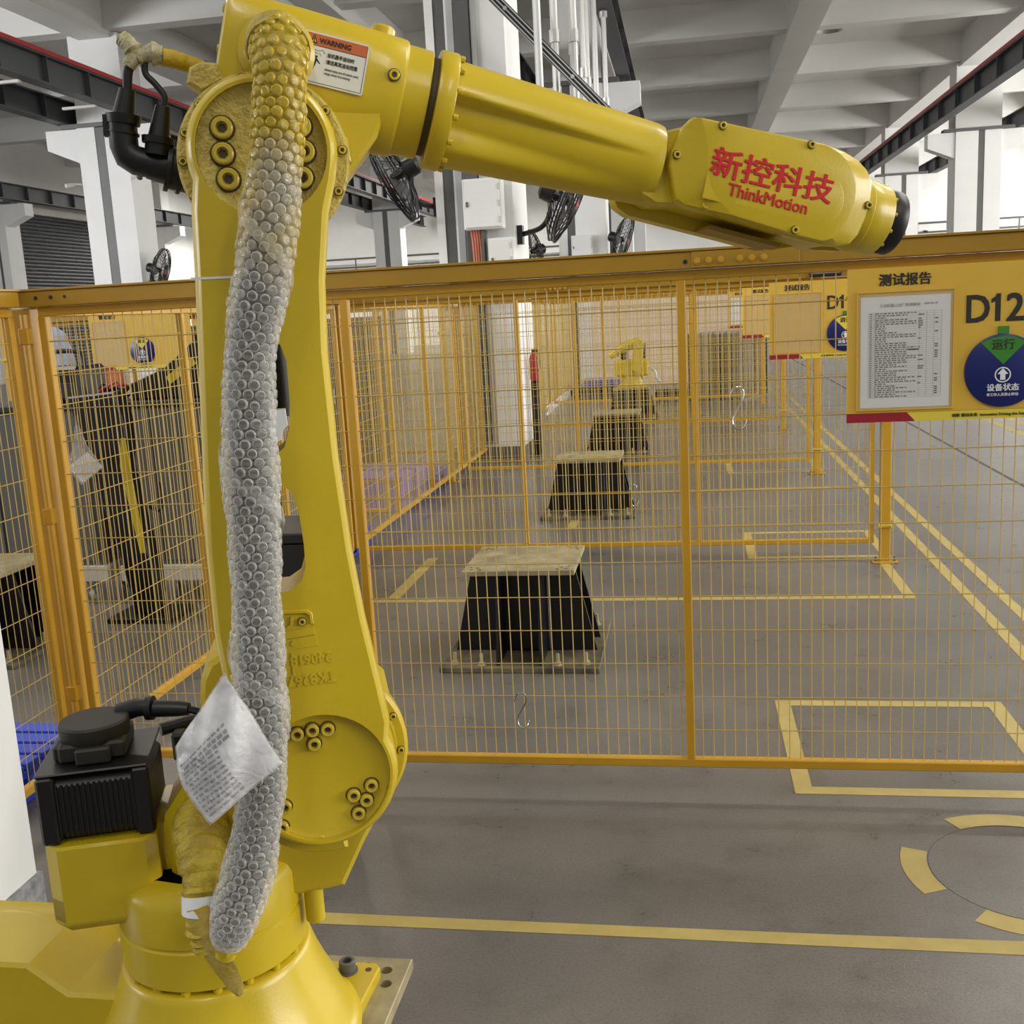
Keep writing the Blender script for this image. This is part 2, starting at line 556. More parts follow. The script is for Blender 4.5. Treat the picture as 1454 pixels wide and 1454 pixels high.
def column(xl, xr, y, d, dark, side='both', z1=8.1, foot=False, zc=6.15):
    b = MB(); b.box(xl, xr, y + .02, y + d, 0, z1)
    dx0, dx1 = dark
    for (a, c) in ((xl, dx0), (dx1, xr)):
        b.box(a, c, y - .05, y + .02, 0, zc)
    o = struct(b.build('column', M['white']))
    p = MB(); p.box(dx0 + .004, dx1 - .004, y - .035, y + .016, 0, zc - .01)
    p.build('steel_post', M['steel'], o)
    q = MB(); q.box(xl - .35, xr + .35, y - .10, y + .3, zc, zc + .09)
    q.build('cap_plate', M['steel'], o)
    for s, x in ((-1, xl), (1, xr)):
        if side in ('both', s):
            q = MB()
            L = .78
            pts = [(0, zc - .75), (0, zc - .005), (L, zc - .005), (L, zc - .42)]
            q.slab([(x + s * .002 + s * u, z) for u, z in pts], [(y, 0), (y + min(.5, d), 0)], fn=lambda a, z, dd: (a, dd, z))
            q.build('corbel', M['white'], o)
    if foot:
        q = MB(); q.box(xl - .012, xr + .012, y - .062, y + d + .012, 0, .16)
        q.build('dark_plinth', M['grey'], o)
    return o


c1 = column(-2.64, -1.80, 11.75, 1.0, (-2.55, -2.43), foot=True)
p = MB(); p.box(-2.30, -2.16, 11.64, 11.70, 0.2, 6.1); p.build('steel_post', M['steel'], c1)
p = MB(); p.box(-2.40, -2.33, 11.66, 11.70, 0.2, 6.1); p.build('conduit', M['galv'], c1)
p = MB(); p.box(-2.145, -2.09, 11.66, 11.70, 0.2, 6.1); p.build('conduit', M['galv'], c1)
for y in (23.4, 35.1, 46.8):
    column(-2.64, -1.62, y, .8, (-2.45, -2.28))
    column(-13.4, -12.22, y, .9, (-12.97, -12.74))
    column(8.02, 9.32, y, .9, (8.66, 8.84))
for y in (23.4, 35.1, 46.8):
    column(-23.9, -23.2, y, .8, (-23.6, -23.5), side=1)

# near column at the left edge, with a grey painted foot strip
b = MB(); b.box(-2.75, -1.90, 1.3, 2.60, 0.0, 7.9)
nearcol = struct(b.build('column', M['white']))
b = MB(); b.box(-2.76, -1.888, 1.29, 2.612, 0.0, 0.115)
b.build('baseboard_left', mat('grey_foot_paint', rgb(112, 112, 114), .6, vscale=26, col2=rgb(168, 168, 170)), nearcol)

# crane runway girders
gnames = {-11.8: 'dark grey crane girder with red rail on the near side of the left columns',
          -13.7: 'dark grey crane girder on the far side of the left column row',
          -3.35: 'dark crane girder half hidden behind the middle column row',
          -1.18: 'dark crane girder seen from below above the hanging pipes',
          7.25: 'dark grey crane girder with red rail on the right column row',
          10.1: 'dark crane girder on the outer side of the right column row',
          -22.7: 'dark crane girder along the wall above the roller shutter'}
for gx, sp in ((-11.8, 1.4625), (-13.7, 1.4625), (-3.35, 1.95), (-1.18, 1.95), (7.25, 1.95), (10.1, 1.95), (-22.7, 1.4625)):
    y0, y1 = (11.8, 57.5) if gx in (-3.35,) else (2.0, 57.5)
    t = thing('crane_girder', gnames[gx], 'crane beam', (gx, y0, 6.245))
    b = MB()
    L = y1 - y0
    b.box(-.14, .14, 0, L, 0.0, .03); b.box(-.14, .14, 0, L, .50, .53); b.box(-.015, .015, 0, L, .03, .50)
    b.build('girder_body', M['girder'], t)
    if gx in (-11.8, 7.25):
        s = 1 if gx < 0 else -1
        b = MB(); b.box(s * .06, s * .15, 0, L, .535, .62)
        b.build('red_rail', M['red'], t)
    if gx == -11.8:
        for (tx, ty) in ((-12.35, 21.6), (-12.9, 19.0)):
            b = MB(); b.box(tx + 11.8 - .28, -.10, ty - 2.04, ty - 1.96, -.05, -.001)
            b.build('support_tab', M['palegrey'], t)
    k = 0; first = None
    while k * sp < L - .1:
        y = .05 + k * sp; k += 1
        if first is None:
            b = MB(); b.box(-.135, .135, -.012, .012, .03, .50)
            first = b.build('stiffener', M['girder'], t)
            first.location = (0, y, 0)
        else:
            c = first.copy(); COL.objects.link(c); c.location = (0, y, 0)

# roller shutter in the left wall
t = thing('roller_shutter', 'dark grey roller shutter door of narrow slats in the far left wall', 'door', (-23.95, 36.4, 0))
b = MB(); b.box(0, .06, -.15, 0, 0, 6.05); b.box(0, .06, 5.4, 5.55, 0, 6.05); b.box(0, .25, -.15, 5.55, 6.05, 6.4)
b.build('shutter_frame', M['palegrey'], t)
first = None
for k in range(44):
    if first is None:
        b = MB()
        pr = [(0, 0), (.035, .02), (.05, .065), (.035, .11), (0, .13)]
        b.slab(pr, [(0.0, 0), (5.4, 0)], fn=lambda x, z, d: (x, d, z))
        first = b.build('slat', M['shutter'], t); o = first
    else:
        o = first.copy(); COL.objects.link(o)
    o.location = (0, 0, .05 + k * .1365)

# hand rails along the back wall
for i, (xa, xb, lb) in enumerate(((8.9, 18.6, 'grey pipe handrail along the far wall on the right'), (-22.5, -2.8, 'grey pipe handrail along the far wall on the left'))):
    t = thing('handrail', lb, 'handrail', (xa, 57.2, 3.9))
    L = xb - xa
    for z in (.45, .9):
        b = MB(); b.tube([(0, 0, z), (L, 0, z)], .05, 8); b.build('rail_pipe', M['steel'], t)
    b = MB(); b.box(0, L, -.1, .8, 0, .18); b.build('ledge', M['palegrey'], t)
    n = int(L / 2.2)
    for k in range(n + 1):
        b = MB(); b.tube([(.1 + k * (L - .2) / n, 0, .18), (.1 + k * (L - .2) / n, 0, .9)], .04, 8); b.build('baluster', M['steel'], t)

# downlights hung from the roof
for (x, y), lb in (((3.84, 30.63), 'round aluminium high bay lamp nearer the camera under the roof beams'), ((4.02, 41.8), 'round aluminium high bay lamp further back under the roof beams')):
    t = thing('high_bay_lamp', lb, 'lamp', (x, y, 8.34), group='high bay lamps')
    b = MB(); b.lathe([(.05, .555), (.05, .30), (.12, .24), (.20, .20), (.36, .02), (.37, 0), (.35, 0), (.19, .17)], (0, 0, 0), (0, 0, 1), 24); b.build('reflector', M['lampmetal'], t)
    b = MB(); b.lathe([(.17, .15), (.17, .16)], (0, 0, 0), (0, 0, 1), 20); b.build('lamp_lens', M['palegrey'], t)

# pipes hanging from the middle girder
for i, (x, y, z0, r) in enumerate(((-1.30, 8.55, 4.15, .035), (-1.26, 8.9, 4.05, .028), (-1.26, 10.15, 3.55, .05), (-1.26, 11.55, 3.4, .055), (-1.07, 11.6, 3.4, .05), (-1.22, 13.1, 3.6, .06), (-1.22, 14.4, 3.6, .05), (-1.22, 15.0, 3.6, .05), (-1.22, 16.4, 3.6, .06), (-1.2, 18.2, 3.9, .06))):
    t = thing('hanging_pipe', ('thin steel pipe', 'slender silver pipe', 'silver pipe')[min(i, 2)] + ' hanging from the middle crane girder, number %s from the near end' % ('one two three four five six seven eight nine ten'.split()[i]), 'pipe', (x, y, z0), group='pipes hanging under the middle girder')
    r *= .72
    b = MB(); b.tube([(0, 0, 0), (0, 0, 6.23 - z0)], r, 10); b.build('pipe_shaft', M['galv'], t)
    b = MB(); b.lathe([(r * 1.5, 0), (r * 1.5, .09)], (0, 0, 6.13 - z0), (0, 0, 1), 10); b.build('pipe_coupling', M['galv'], t)
    b = MB(); b.lathe([(r * 1.4, 0), (r * 1.4, .12)], (0, 0, .9), (0, 0, 1), 10); b.build('pipe_coupling', M['galv'], t)

# dark diagonal conductor track in front of the middle column
t = thing('conductor_track', 'dark diagonal steel track crossing in front of the white middle column', 'track', (-2.05, 11.2, 4.83))
p0 = Vector((-.12, 0, .25)); p1 = Vector((1.75, .2, -1.75))
b = MB(); b.bar(p0, p1, .10, .12, (0, 1, 0)); b.build('track_body', M['blackpaint'], t)
dv = (p1 - p0).normalized(); pn = Vector((.72, -.04, .69))
for k in (-1, 0, 1):
    b = MB(); b.bar(p0 + Vector((0, -.056, 0)) + pn * (.035 * k), p1 + Vector((0, -.056, 0)) + pn * (.035 * k), .012, .012, (0, 1, 0)); b.build('track_rail', M['galv'], t)
for k in range(6):
    b = MB(); b.disc(p0 + (p1 - p0) * (.08 + .17 * k) + Vector((0, -.055, 0)), (0, -1, 0), .02, .02, 10); b.build('bolt', M['galv'], t)

# electric boxes on the columns
def elbox(loc, w, h, d, lb, wires=True):
    t = thing('electric_box', lb, 'electric box', loc, group='electric boxes on the middle columns')
    b = MB(); b.box(-w / 2, w / 2, -d, 0, 0, h, .012); b.build('box_body', M['white'], t)
    b = MB(); b.box(-w / 2 + .02, w / 2 - .02, -d - .018, -d - .001, .02, h - .02, .006); b.build('box_door', M['white'], t)
    for z in (.18, .5, .82):
        b = MB(); b.box(w / 2 - .035, w / 2 - .015, -d - .03, -d - .018, h * z - .03, h * z + .03); b.build('hinge', M['palegrey'], t)
    b = MB(); b.box(-w / 2 + .04, -w / 2 + .06, -d - .032, -d - .018, h * .45, h * .55); b.build('latch', M['steel'], t)
    if wires:
        for k in range(4):
            b = MB(); b.tube(catmull([(-w / 2 + .06 + k * .028, -d * .6, .0), (-w / 2 + .07 + k * .028, -d * .5, -.2), (-w / 2 + .075 + k * .026, -d * .4, -.7)]), .010, 6); b.build('wire', M['pink'], t)
        b = MB(); b.box(-w / 2 + .165, -w / 2 + .195, -d * .7, -.01, -.7, -.001); b.build('wire_duct', M['steel'], t)
    return t


elbox((-2.085, 11.635, 2.50), .42, .52, .18, 'white electric box with hinged door and wires below on the front column')
elbox((-1.925, 11.635, 1.95), .28, .46, .12, 'small white box low on the front column beneath the wired box', False)
elbox((-2.14, 23.34, 2.62), .45, .5, .16, 'small white electric box on the second column of the middle row', False)


# fans on bracket arms
def wall_fan(loc, root, face, lb, R=.40):
    """loc: fan centre; root: where the arm meets the column; face: blowing direction"""
    t = thing('wall_fan', lb, 'fan', loc, group='wall fans on the hall columns')
    f = Vector(face).normalized(); u = f.orthogonal().normalized(); w = f.cross(u)
    P = lambda r, a, d: u * (r * math.cos(a)) + w * (r * math.sin(a)) + f * d
    b = MB()
    for r, d in ((R, 0), (R, .06), (R * .98, .03)):
        b.tube([P(r, 2 * PI * k / 28, d) for k in range(28)], .011, 5, closed=True)
    for k in range(30):
        a = 2 * PI * k / 30
        b.tube([P(.06, a, .13), P(R * .6, a + .12, .12), P(R, a + .2, .05)], .0055, 4)
        b.tube([P(.09, a, -.13), P(R * .65, a, -.10), P(R, a, 0)], .0055, 4)
    b.tube([P(R * .55, 2 * PI * k / 24, .125) for k in range(24)], .006, 5, closed=True)
    b.build('fan_cage', M['blackpaint'], t)
    for k in range(3):
        b = MB(); a = 2.1 * k
        rings = []
        for r, wd_, tw in ((.05, .25, .02), (R * .5, .62, .05), (R * .86, .5, .03)):
            rings.append([P(r, a + wd_ * q, tw * (q - .5)) + f * e for q, e in ((0, 0), (.5, .004), (1, 0), (.5, -.004))])
        b.loft(rings); b.build('fan_blade', M['steel'], t)
    b = MB(); b.lathe([(.07, -.30), (.105, -.27), (.11, -.14), (.06, -.09), (.05, .03), (.02, .045)], (0, 0, 0), f, 16); b.build('fan_motor', M['black'], t)
    b = MB(); b.lathe([(.055, .115), (.055, .135)], (0, 0, 0), f, 14); b.build('badge', M['red'], t)
    r = Vector(root) - Vector(loc)
    b = MB(); b.tube(catmull([f * -.2 + Vector((0, 0, -.06)), f * -.2 + Vector((0, 0, -.22)), Vector(((r.x) * .55, r.y * .5, min(-.27, r.z * .8))), r]), .028, 8); b.build('bracket_arm', M['blackpaint'], t)
    b = MB(); b.obox(r, (1, 0, 0), (0, 1, 0), (0, 0, 1), .03, .07, .1); b.build('bracket_plate', M['blackpaint'], t)
    return t


wall_fan((-3.05, 11.6, 3.12), (-2.67, 11.9, 2.80), (-.88, -.05, -.42), 'black caged fan on a curved arm left of the front middle column', .50)
wall_fan((-1.24, 11.8, 2.78), (-1.77, 11.95, 2.45), (.86, .0, -.42), 'black caged fan on an arm right of the front middle column', .46)
wall_fan((-3.2, 23.2, 2.85), (-2.67, 23.7, 2.6), (-.8, -.55, -.2), 'black caged fan with red badge showing between the middle columns', .46)
wall_fan((-1.30, 23.3, 2.98), (-1.59, 23.7, 2.6), (.88, -.15, -.32), 'black caged fan on the second middle column just above the fence rail', .55)
wall_fan((-11.75, 23.3, 2.95), (-12.19, 23.7, 2.65), (.92, .12, -.30), 'small black caged fan low on the left column', .5)

# small cameras on brackets
for i, (x, y, z, lb) in enumerate(((-12.2, 23.35, 5.0, 'small dark camera on a stub bracket on the left column'), (9.36, 46.8, 3.9, 'small camera bracket on the far right column'), (-13.44, 23.4, 4.95, 'small white bracket on the outer edge of the left column'))):
    t = thing('camera_bracket', lb, 'camera', (x, y, z), group='small cameras on the columns')
    s = -1 if i == 2 else 1
    b = MB(); b.tube([(0, 0, 0), (s * .18, -.05, .02)], .02, 6); b.build('bracket', M['palegrey'], t)
    b = MB(); b.lathe([(.04, 0), (.055, .05), (.055, .2), (.03, .22)], (s * .18, -.02, .0), (s * .6, -.8, -.15), 12); b.build('camera_body', M['black'] if i != 2 else M['palegrey'], t)

# ================================================================ floor markings
def ftape(name_lb, pts, h=.0012, group=None, cat='floor marking'):
    """flat tape polygon on the floor"""
    b = MB(); b.slab(pts, [(0.0004, 0), (h, 0)])
    o = b.build('floor_tape', M['tape'])
    return tag(o, name_lb, cat, group)


def line(lb, x0, x1, y0, y1, group=None):
    n = max(2, int(max(abs(x1 - x0), abs(y1 - y0)) / .5))
    w = .006
    pts = []
    hor = abs(x1 - x0) > abs(y1 - y0)
    rnd = random.Random(hash((round(x0 * 100), round(y0 * 100))) % 1000)
    if hor:
        for k in range(n + 1): pts.append((x0 + (x1 - x0) * k / n, y0 + rnd.uniform(-w, w) * .6))
        for k in range(n, -1, -1): pts.append((x0 + (x1 - x0) * k / n, y1 + rnd.uniform(-w, w) * .6))
    else:
        for k in range(n + 1): pts.append((x0 + rnd.uniform(-w, w) * .3, y0 + (y1 - y0) * k / n))
        for k in range(n, -1, -1): pts.append((x1 + rnd.uniform(-w, w) * .3, y0 + (y1 - y0) * k / n))
    return ftape(lb, pts, group=group)


line('long yellow tape line across the floor in front of the nearest fence', -1.70, 1.9, 2.585, 2.64)
line('yellow tape line across the floor behind the nearest pedestal', -2.0, 1.2, 5.88, 5.94, None)
line('yellow tape line across the floor past the second pedestal', -2.0, 1.2, 9.42, 9.48, None)
line('short yellow tape line running away left of the nearest pedestal', -1.79, -1.72, 5.95, 7.0, None)
line('short yellow tape line running away left of the second pedestal', -.93, -.86, 7.9, 9.4, None)
line('yellow tape line from the floor corner to the second fence post', 1.14, 1.20, 5.95, 6.82, None)
line('outer of the two parallel yellow aisle lines', 1.62, 1.68, 2.9, 40)
line('inner of the two parallel yellow aisle lines', 1.445, 1.505, 2.9, 40)
line('far yellow aisle line on the left of the far pair', 3.62, 3.70, 6.5, 40)
line('far yellow aisle line on the right of the far pair', 3.88, 3.96, 6.5, 40)
for i, (yb, yt, xa, lb) in enumerate(((3.465, 4.335, .328, 'yellow tape rectangle on the floor under the nearest fence'), (6.85, 7.66, .36, 'yellow tape rectangle on the floor under the second fence'), (10.35, 11.15, .36, 'yellow tape rectangle on the floor under the third fence'))):
    t = thing('floor_tape_rectangle', lb, 'floor marking', (xa, yb, 0))
    for (x0, x1, y0, y1) in ((0, .885, 0, .055), (0, .885, yt - yb - .06, yt - yb), (0, .06, .055, yt - yb - .06), (.825, .885, .055, yt - yb - .06)):
        b = MB(); b.box(x0, x1, y0, y1, .0004, .0012); b.build('tape_strip', M['tape'], t)
t = thing('floor_tape_ring', 'broken ring of four yellow tape arcs on the near floor', 'floor marking', (.93, 3.0, 0))
for a0, a1 in ((160, 205), (72, 118), (-30, 18), (232, 280)):
    b = MB(); b.slab(arc(0, 0, .345, a0, a1, 9) + arc(0, 0, .272, a1, a0, 9), [(.0004, 0), (.0012, 0)]); b.build('tape_arc', M['tape'], t)
b = MB(); b.tube([(.268 * math.cos(2 * PI * k / 60), .268 * math.sin(2 * PI * k / 60), .0002) for k in range(60)], .0009, 4, closed=True); b.build('scored_circle', M['joint'], t)


# ================================================================ safety fences
FZ0, FZ1 = .124, 1.735
WZ = [1.169 + .1145 * k for k in range(-8, 5)]


def wire_grid(W, x0=.02, x1=None, step=.035, r=.0017):
    b = MB()
    x1 = x1 or W - .02
    n = int((x1 - x0) / step)
    rnd = random.Random(int(W * 100))
    for k in range(1, n + 1):
        x = x0 + k * step
        b.tube([(x, 0, FZ0 + .01), (x + rnd.uniform(-.002, .002), rnd.uniform(-.001, .001), 1.0), (x, 0, FZ1 - .01)], r, 4, caps=False)
    for z in WZ:
        b.tube([(x0, -.0045, z), (x1, -.0045, z)], r * 1.1, 4, caps=False)
    return b


def fence_panel(W, loc, rz, label, ups, channel=True, bolts=None, group=None, ch=(0, None), hooks=False):
    t = thing('mesh_fence', label, 'fence', loc, rz, group)
    b = MB(); b.box(0, W, -.015, .015, FZ0, FZ0 + .03, .003); b.build('bottom_rail', M['fence'], t)
    b = MB(); b.box(0, W, -.015, .015, 1.712, 1.742, .003); b.build('top_rail', M['fence'], t)
    for x in ups:
        b = MB(); b.box(x - .014, x + .014, -.016, .016, FZ0 + .028, 1.713, .003); b.build('upright', M['fence'], t)
    g = wire_grid(W).build('wire_mesh', M['wire'], t, flat=True)
    g['kind'] = 'stuff'
    if channel:
        c0, c1 = ch[0], ch[1] if ch[1] is not None else W
        b = MB(); b.box(c0, c1, -.045, .045, 1.744, 1.795, .002)
        top = b.build('top_channel', M['fence_dark'], t)
        b = MB(); b.box(c0, c1, -.052, .052, 1.7955, 1.803, .001); b.build('channel_lid', M['fence_dark'], t)
        for x in (bolts or []):
            b = MB(); b.lathe([(.011, 0), (.011, .003), (.0065, .0035), (.0065, .008)], (x, -.0525, 1.765), (0, -1, 0), 12); b.build('channel_bolt', M['fence'], t)
    return t


# cross fences of the row of cells, near to far
f1 = fence_panel(3.46, (-2.165, 3.40, 0), 0, 'nearest yellow mesh fence panel crossing behind the robot arm', (.012, 1.075, 2.150, 3.444), bolts=[2.20 + .035 * k for k in (0, 1, 2, 3.6, 4.6, 5.6)], ch=(-.06, 3.46))
b = MB(); b.box(2.185, 2.50, -.0525, -.0455, 1.746, 1.793, .001); b.build('joint_plate', M['fence_dark'], f1)
for x in (-.035 + .055, .075, .125):
    b = MB(); b.disc((x, -.0452, 1.772), (0, -1, 0), .007 if x < .1 else .0055, .0012, 10); b.build('slot_hole', M['ink'], f1)
b = MB(); b.disc((2.165, -.0452, 1.765), (0, -1, 0), .007, .0012, 12); b.build('slot_hole', M['ink'], f1)
f2 = fence_panel(3.26, (-2.150, 6.72, 0), 0, 'second yellow mesh fence panel crossing between the nearest and second pedestals', (.012, 1.10, 2.2, 3.245), bolts=[1.30 + .03 * k for k in range(5)])
f3 = dup(f2, (-2.150, 10.22, 0), label='third yellow mesh fence panel crossing between the second and third pedestals')
f4 = dup(f2, (-2.150, 13.80, 0), label='fourth yellow mesh fence panel crossing between the third and fourth pedestals')
f5 = dup(f2, (-2.150, 17.35, 0), label='farthest yellow mesh fence panel crossing behind the fourth pedestal')

# side fences on the left of the cells (seen at a slant)
s0 = fence_panel(.715, (-2.235, 2.615, 0), PI / 2, 'short yellow mesh side panel between the white column and the corner post', (.012, .703))
s1 = fence_panel(3.20, (-2.235, 3.52, 0), PI / 2, 'nearest slanting yellow side fence panel left of the nearest pedestal', (.012, 1.05, 2.1, 3.188))
s2 = fence_panel(3.48, (-2.235, 6.78, 0), PI / 2, 'second slanting yellow side fence panel beyond the second fence', (.012, 1.15, 2.3, 3.468))
for y, lb in ((10.32, 'third slanting yellow side fence panel left of the third pedestal'), (13.86, 'fourth slanting yellow side fence panel far down the row'), (17.40, 'farthest slanting yellow side fence panel down the row')):
    dup(s2, (-2.235, y, 0), label=lb)
# cross fences of the next row on the left
l1 = fence_panel(3.1, (-5.45, 8.1, 0), 0, 'yellow mesh fence panel crossing in the left row behind the grey trolleys', (.012, 1.05, 2.1, 3.088))
dup(l1, (-5.45, 11.6, 0), label='second yellow mesh fence panel crossing far back in the left row')


# posts
def fence_post(loc, label, mirror=1, gp=None):
    t = thing('fence_post', label, 'post', loc, group=gp)
    b = MB(); b.box(-.03, .03, -.03, .03, .012, 1.80, .004); b.build('post_shaft', M['fence'], t)
    b = MB(); b.box(-.028, .028, -.028, .028, 1.8005, 1.806, .002); b.build('post_cap', M['fence_dark'], t)
    b = MB(); b.box(-.075, .075, -.05, .05, 0.0006, .012, .002); b.build('base_plate', M['fence'], t)
    for x in (-.055, .055):
        b = MB(); b.lathe([(.012, 0), (.012, .010), (.007, .0105), (.007, .028)], (x, -.02, .012), (0, 0, 1), 8); b.build('anchor_bolt', M['steel'], t)
    for z in (.22, 1.45):
        b = MB(); b.box(-.045 * mirror, -.031 * mirror, -.035, .01, z, z + .03, .002); b.box(-.046, .046, -.042, -.031, z + .004, z + .024, .002)
        b.lathe([(.007, 0), (.007, .02)], (.03, -.042, z + .014), (0, -1, 0), 8)
        k = b.build('clamp', M['bolt'], t); k['kind'] = 'stuff'
    return t


p2 = fence_post((1.175, 6.72, 0), 'yellow fence post at the right end of the second fence')
dup(p2, (1.175, 10.22, 0), label='yellow fence post at the right end of the third fence')
dup(p2, (1.175, 13.82, 0), label='yellow fence post at the right end of the fourth fence')
dup(p2, (1.42, 3.38, 0), label='yellow fence post at the right end of the nearest fence')
dup(p2, (1.175, 17.35, 0), label='yellow fence post at the right end of the farthest fence')
# corner post of the nearest fence, with the round hinge rod between post and panel
t = thing('corner_post', 'thick yellow corner post where the nearest fence meets the side panel', 'post', (-2.235, 3.435, 0))
b = MB(); b.box(-.05, .04, -.05, .05, .012, 1.742, .004); b.build('post_shaft', M['fence'], t)
b = MB(); b.box(-.085, .085, -.072, .072, .0006, .012, .002); b.build('base_plate', M['fence'], t)
b = MB(); b.tube([(.028, -.068, .14), (.028, -.068, 1.72)], .013, 10); b.build('hinge_rod', M['fence'], t)
for z in (.35, 1.0, 1.62):
    b = MB(); b.box(.010, .046, -.084, -.0505, z, z + .055, .003); b.build('hinge_block', M['fence'], t)
for y, lb in ((6.75, 'yellow side fence post beside the second fence'), (10.29, 'yellow side fence post beside the third fence'), (13.83, 'yellow side fence post beside the fourth fence'), (17.37, 'yellow side fence post beside the farthest fence')):
    dup(p2, (-2.335, y, 0), label=lb)
for y, lb in ((8.1, 'yellow fence post at the outer end of the left row fence behind the trolleys'), (11.6, 'yellow fence post at the outer end of the far left row fence')):
    dup(p2, (-5.49, y, 0), label=lb)


# ================================================================ fence signs
def sign(loc, label, code, dial_wedge='green', group=None):
    """local x to the right, y away from the viewer, z up from the lower edge of the board"""
    t = thing('station_sign', label, 'sign', loc, group=group)
    Wd, Ht = .86, .452
    F = lambda x, z, d=-.0102: frame((x, d, z), (1, 0, 0), (0, 0, 1))
    b = MB(); b.box(0, Wd, -.009, 0, .027, Ht, .001); b.build('sign_board', M['sign'], t)
    b = MB(); b.slab([(0, 0), (.196, 0), (.172, .0265), (0, .0265)], [(-.009, 0), (0, 0)], fn=lambda x, z, d: (x, d, z)); b.build('red_strip', M['signred'], t)
    b = MB(); b.slab([(.197, 0), (Wd, 0), (Wd, .0265), (.173, .0265)], [(-.009, 0), (0, 0)], fn=lambda x, z, d: (x, d, z)); b.build('lemon_strip', M['signstrip'], t)
    text('测试报告', .037, M['ink'], t, F(.088, .403), bold=.0011)
    x = .328
    for chd in code:
        if chd == '1':
            g = MB(); g.slab([(.026, 0), (.026, .079), (.014, .079), (.010, .070), (.0, .064), (.0, .052), (.011, .057), (.011, 0)], [(0, 0), (-.0006, 0)], fn=lambda a, z, d, x=x: (x + a, -.0092 + d, .283 + z))
            g.build('lettering', M['ink'], t); x += .040
        else:
            text(chd, .112, M['ink'], t, F(x, .283), bold=.0024, sx=.86 if chd == 'D' else .92); x += .0735
    text('创新 驱动未来  Innovation Driving the Future', .0115, M['ink'], t, F(.30, .009), bold=.0002)
    d = MB(); d.lathe([(.106, 0), (.106, .005), (.103, .007)], (.437, -.0098, .140), (0, -1, 0), 48); dl = d.build('status_dial', M['navy'], t)
    y0 = -.0172
    w = MB(); w.slab([(.437, .158), (.437 - .062, .222), (.437 - .03, .236), (.437, .240), (.437 + .03, .236), (.437 + .062, .222)], [(y0, 0), (y0 - .0004, 0)], fn=lambda x, z, dd: (x, dd, z)); w.build('dial_wedge', M[dial_wedge], dl)
    w = MB(); w.box(.422, .452, -.013, -.0092, .2465, .268); w.build('dial_tab', M['green'], t)
    text('运行' if dial_wedge == 'green' else '调试', .032, M['ink'], dl, F(.404, .204, y0 - .0006), bold=.0007)
    w = MB(); w.slab(circle(.437, .128, .0225, 28), [(y0, 0), (y0 - .0004, 0)], holes=[circle(.437, .128, .0192, 28)], fn=lambda x, z, dd: (x, dd, z)); w.build('arrow_ring', M['signwhite'], dl)
    w = MB(); w.slab([(.437, .147), (.422, .130), (.430, .130), (.430, .113), (.444, .113), (.444, .130), (.452, .130)], [(y0, 0), (y0 - .0004, 0)], fn=lambda x, z, dd: (x, dd, z)); w.build('up_arrow', M['signwhite'], dl)
    text('设备状态', .0225, M['signwhite'], dl, F(.393, .083, y0 - .0004), bold=.0005)
    text('非工作人员禁止转动', .0098, M['signwhite'], dl, F(.393, .067, y0 - .0004), bold=.0002)
    # clear sleeve in a thin frame
    b = MB(); b.slab([(.026, .035), (.302, .035), (.302, .385), (.026, .385)], [(-.0136, 0), (-.0092, 0)], holes=[[(.030, .039), (.298, .039), (.298, .381), (.030, .381)]], fn=lambda x, z, dd: (x, dd, z)); b.build('sleeve_frame', M['sign'], t)
    b = MB(); b.box(.0305, .2975, -.0132, -.0127, .0395, .3805); b.build('document_sleeve', M['sleeve'], t)
    return t


sg1 = sign((.470, 3.345, 1.262), 'nearest yellow station sign reading D12 with a filled report sheet', 'D12')
sg2 = sign((.487, 6.645, 1.275), 'second yellow station sign without a sheet, behind the nearest sign', 'D11', 'signstrip')
sg3 = sign((.505, 10.145, 1.283), 'third yellow station sign seen above the coiled wire', '', 'signstrip')
sg4 = dup(sg3, (.505, 13.725, 1.283), label='fourth yellow station sign far back with a sheet')


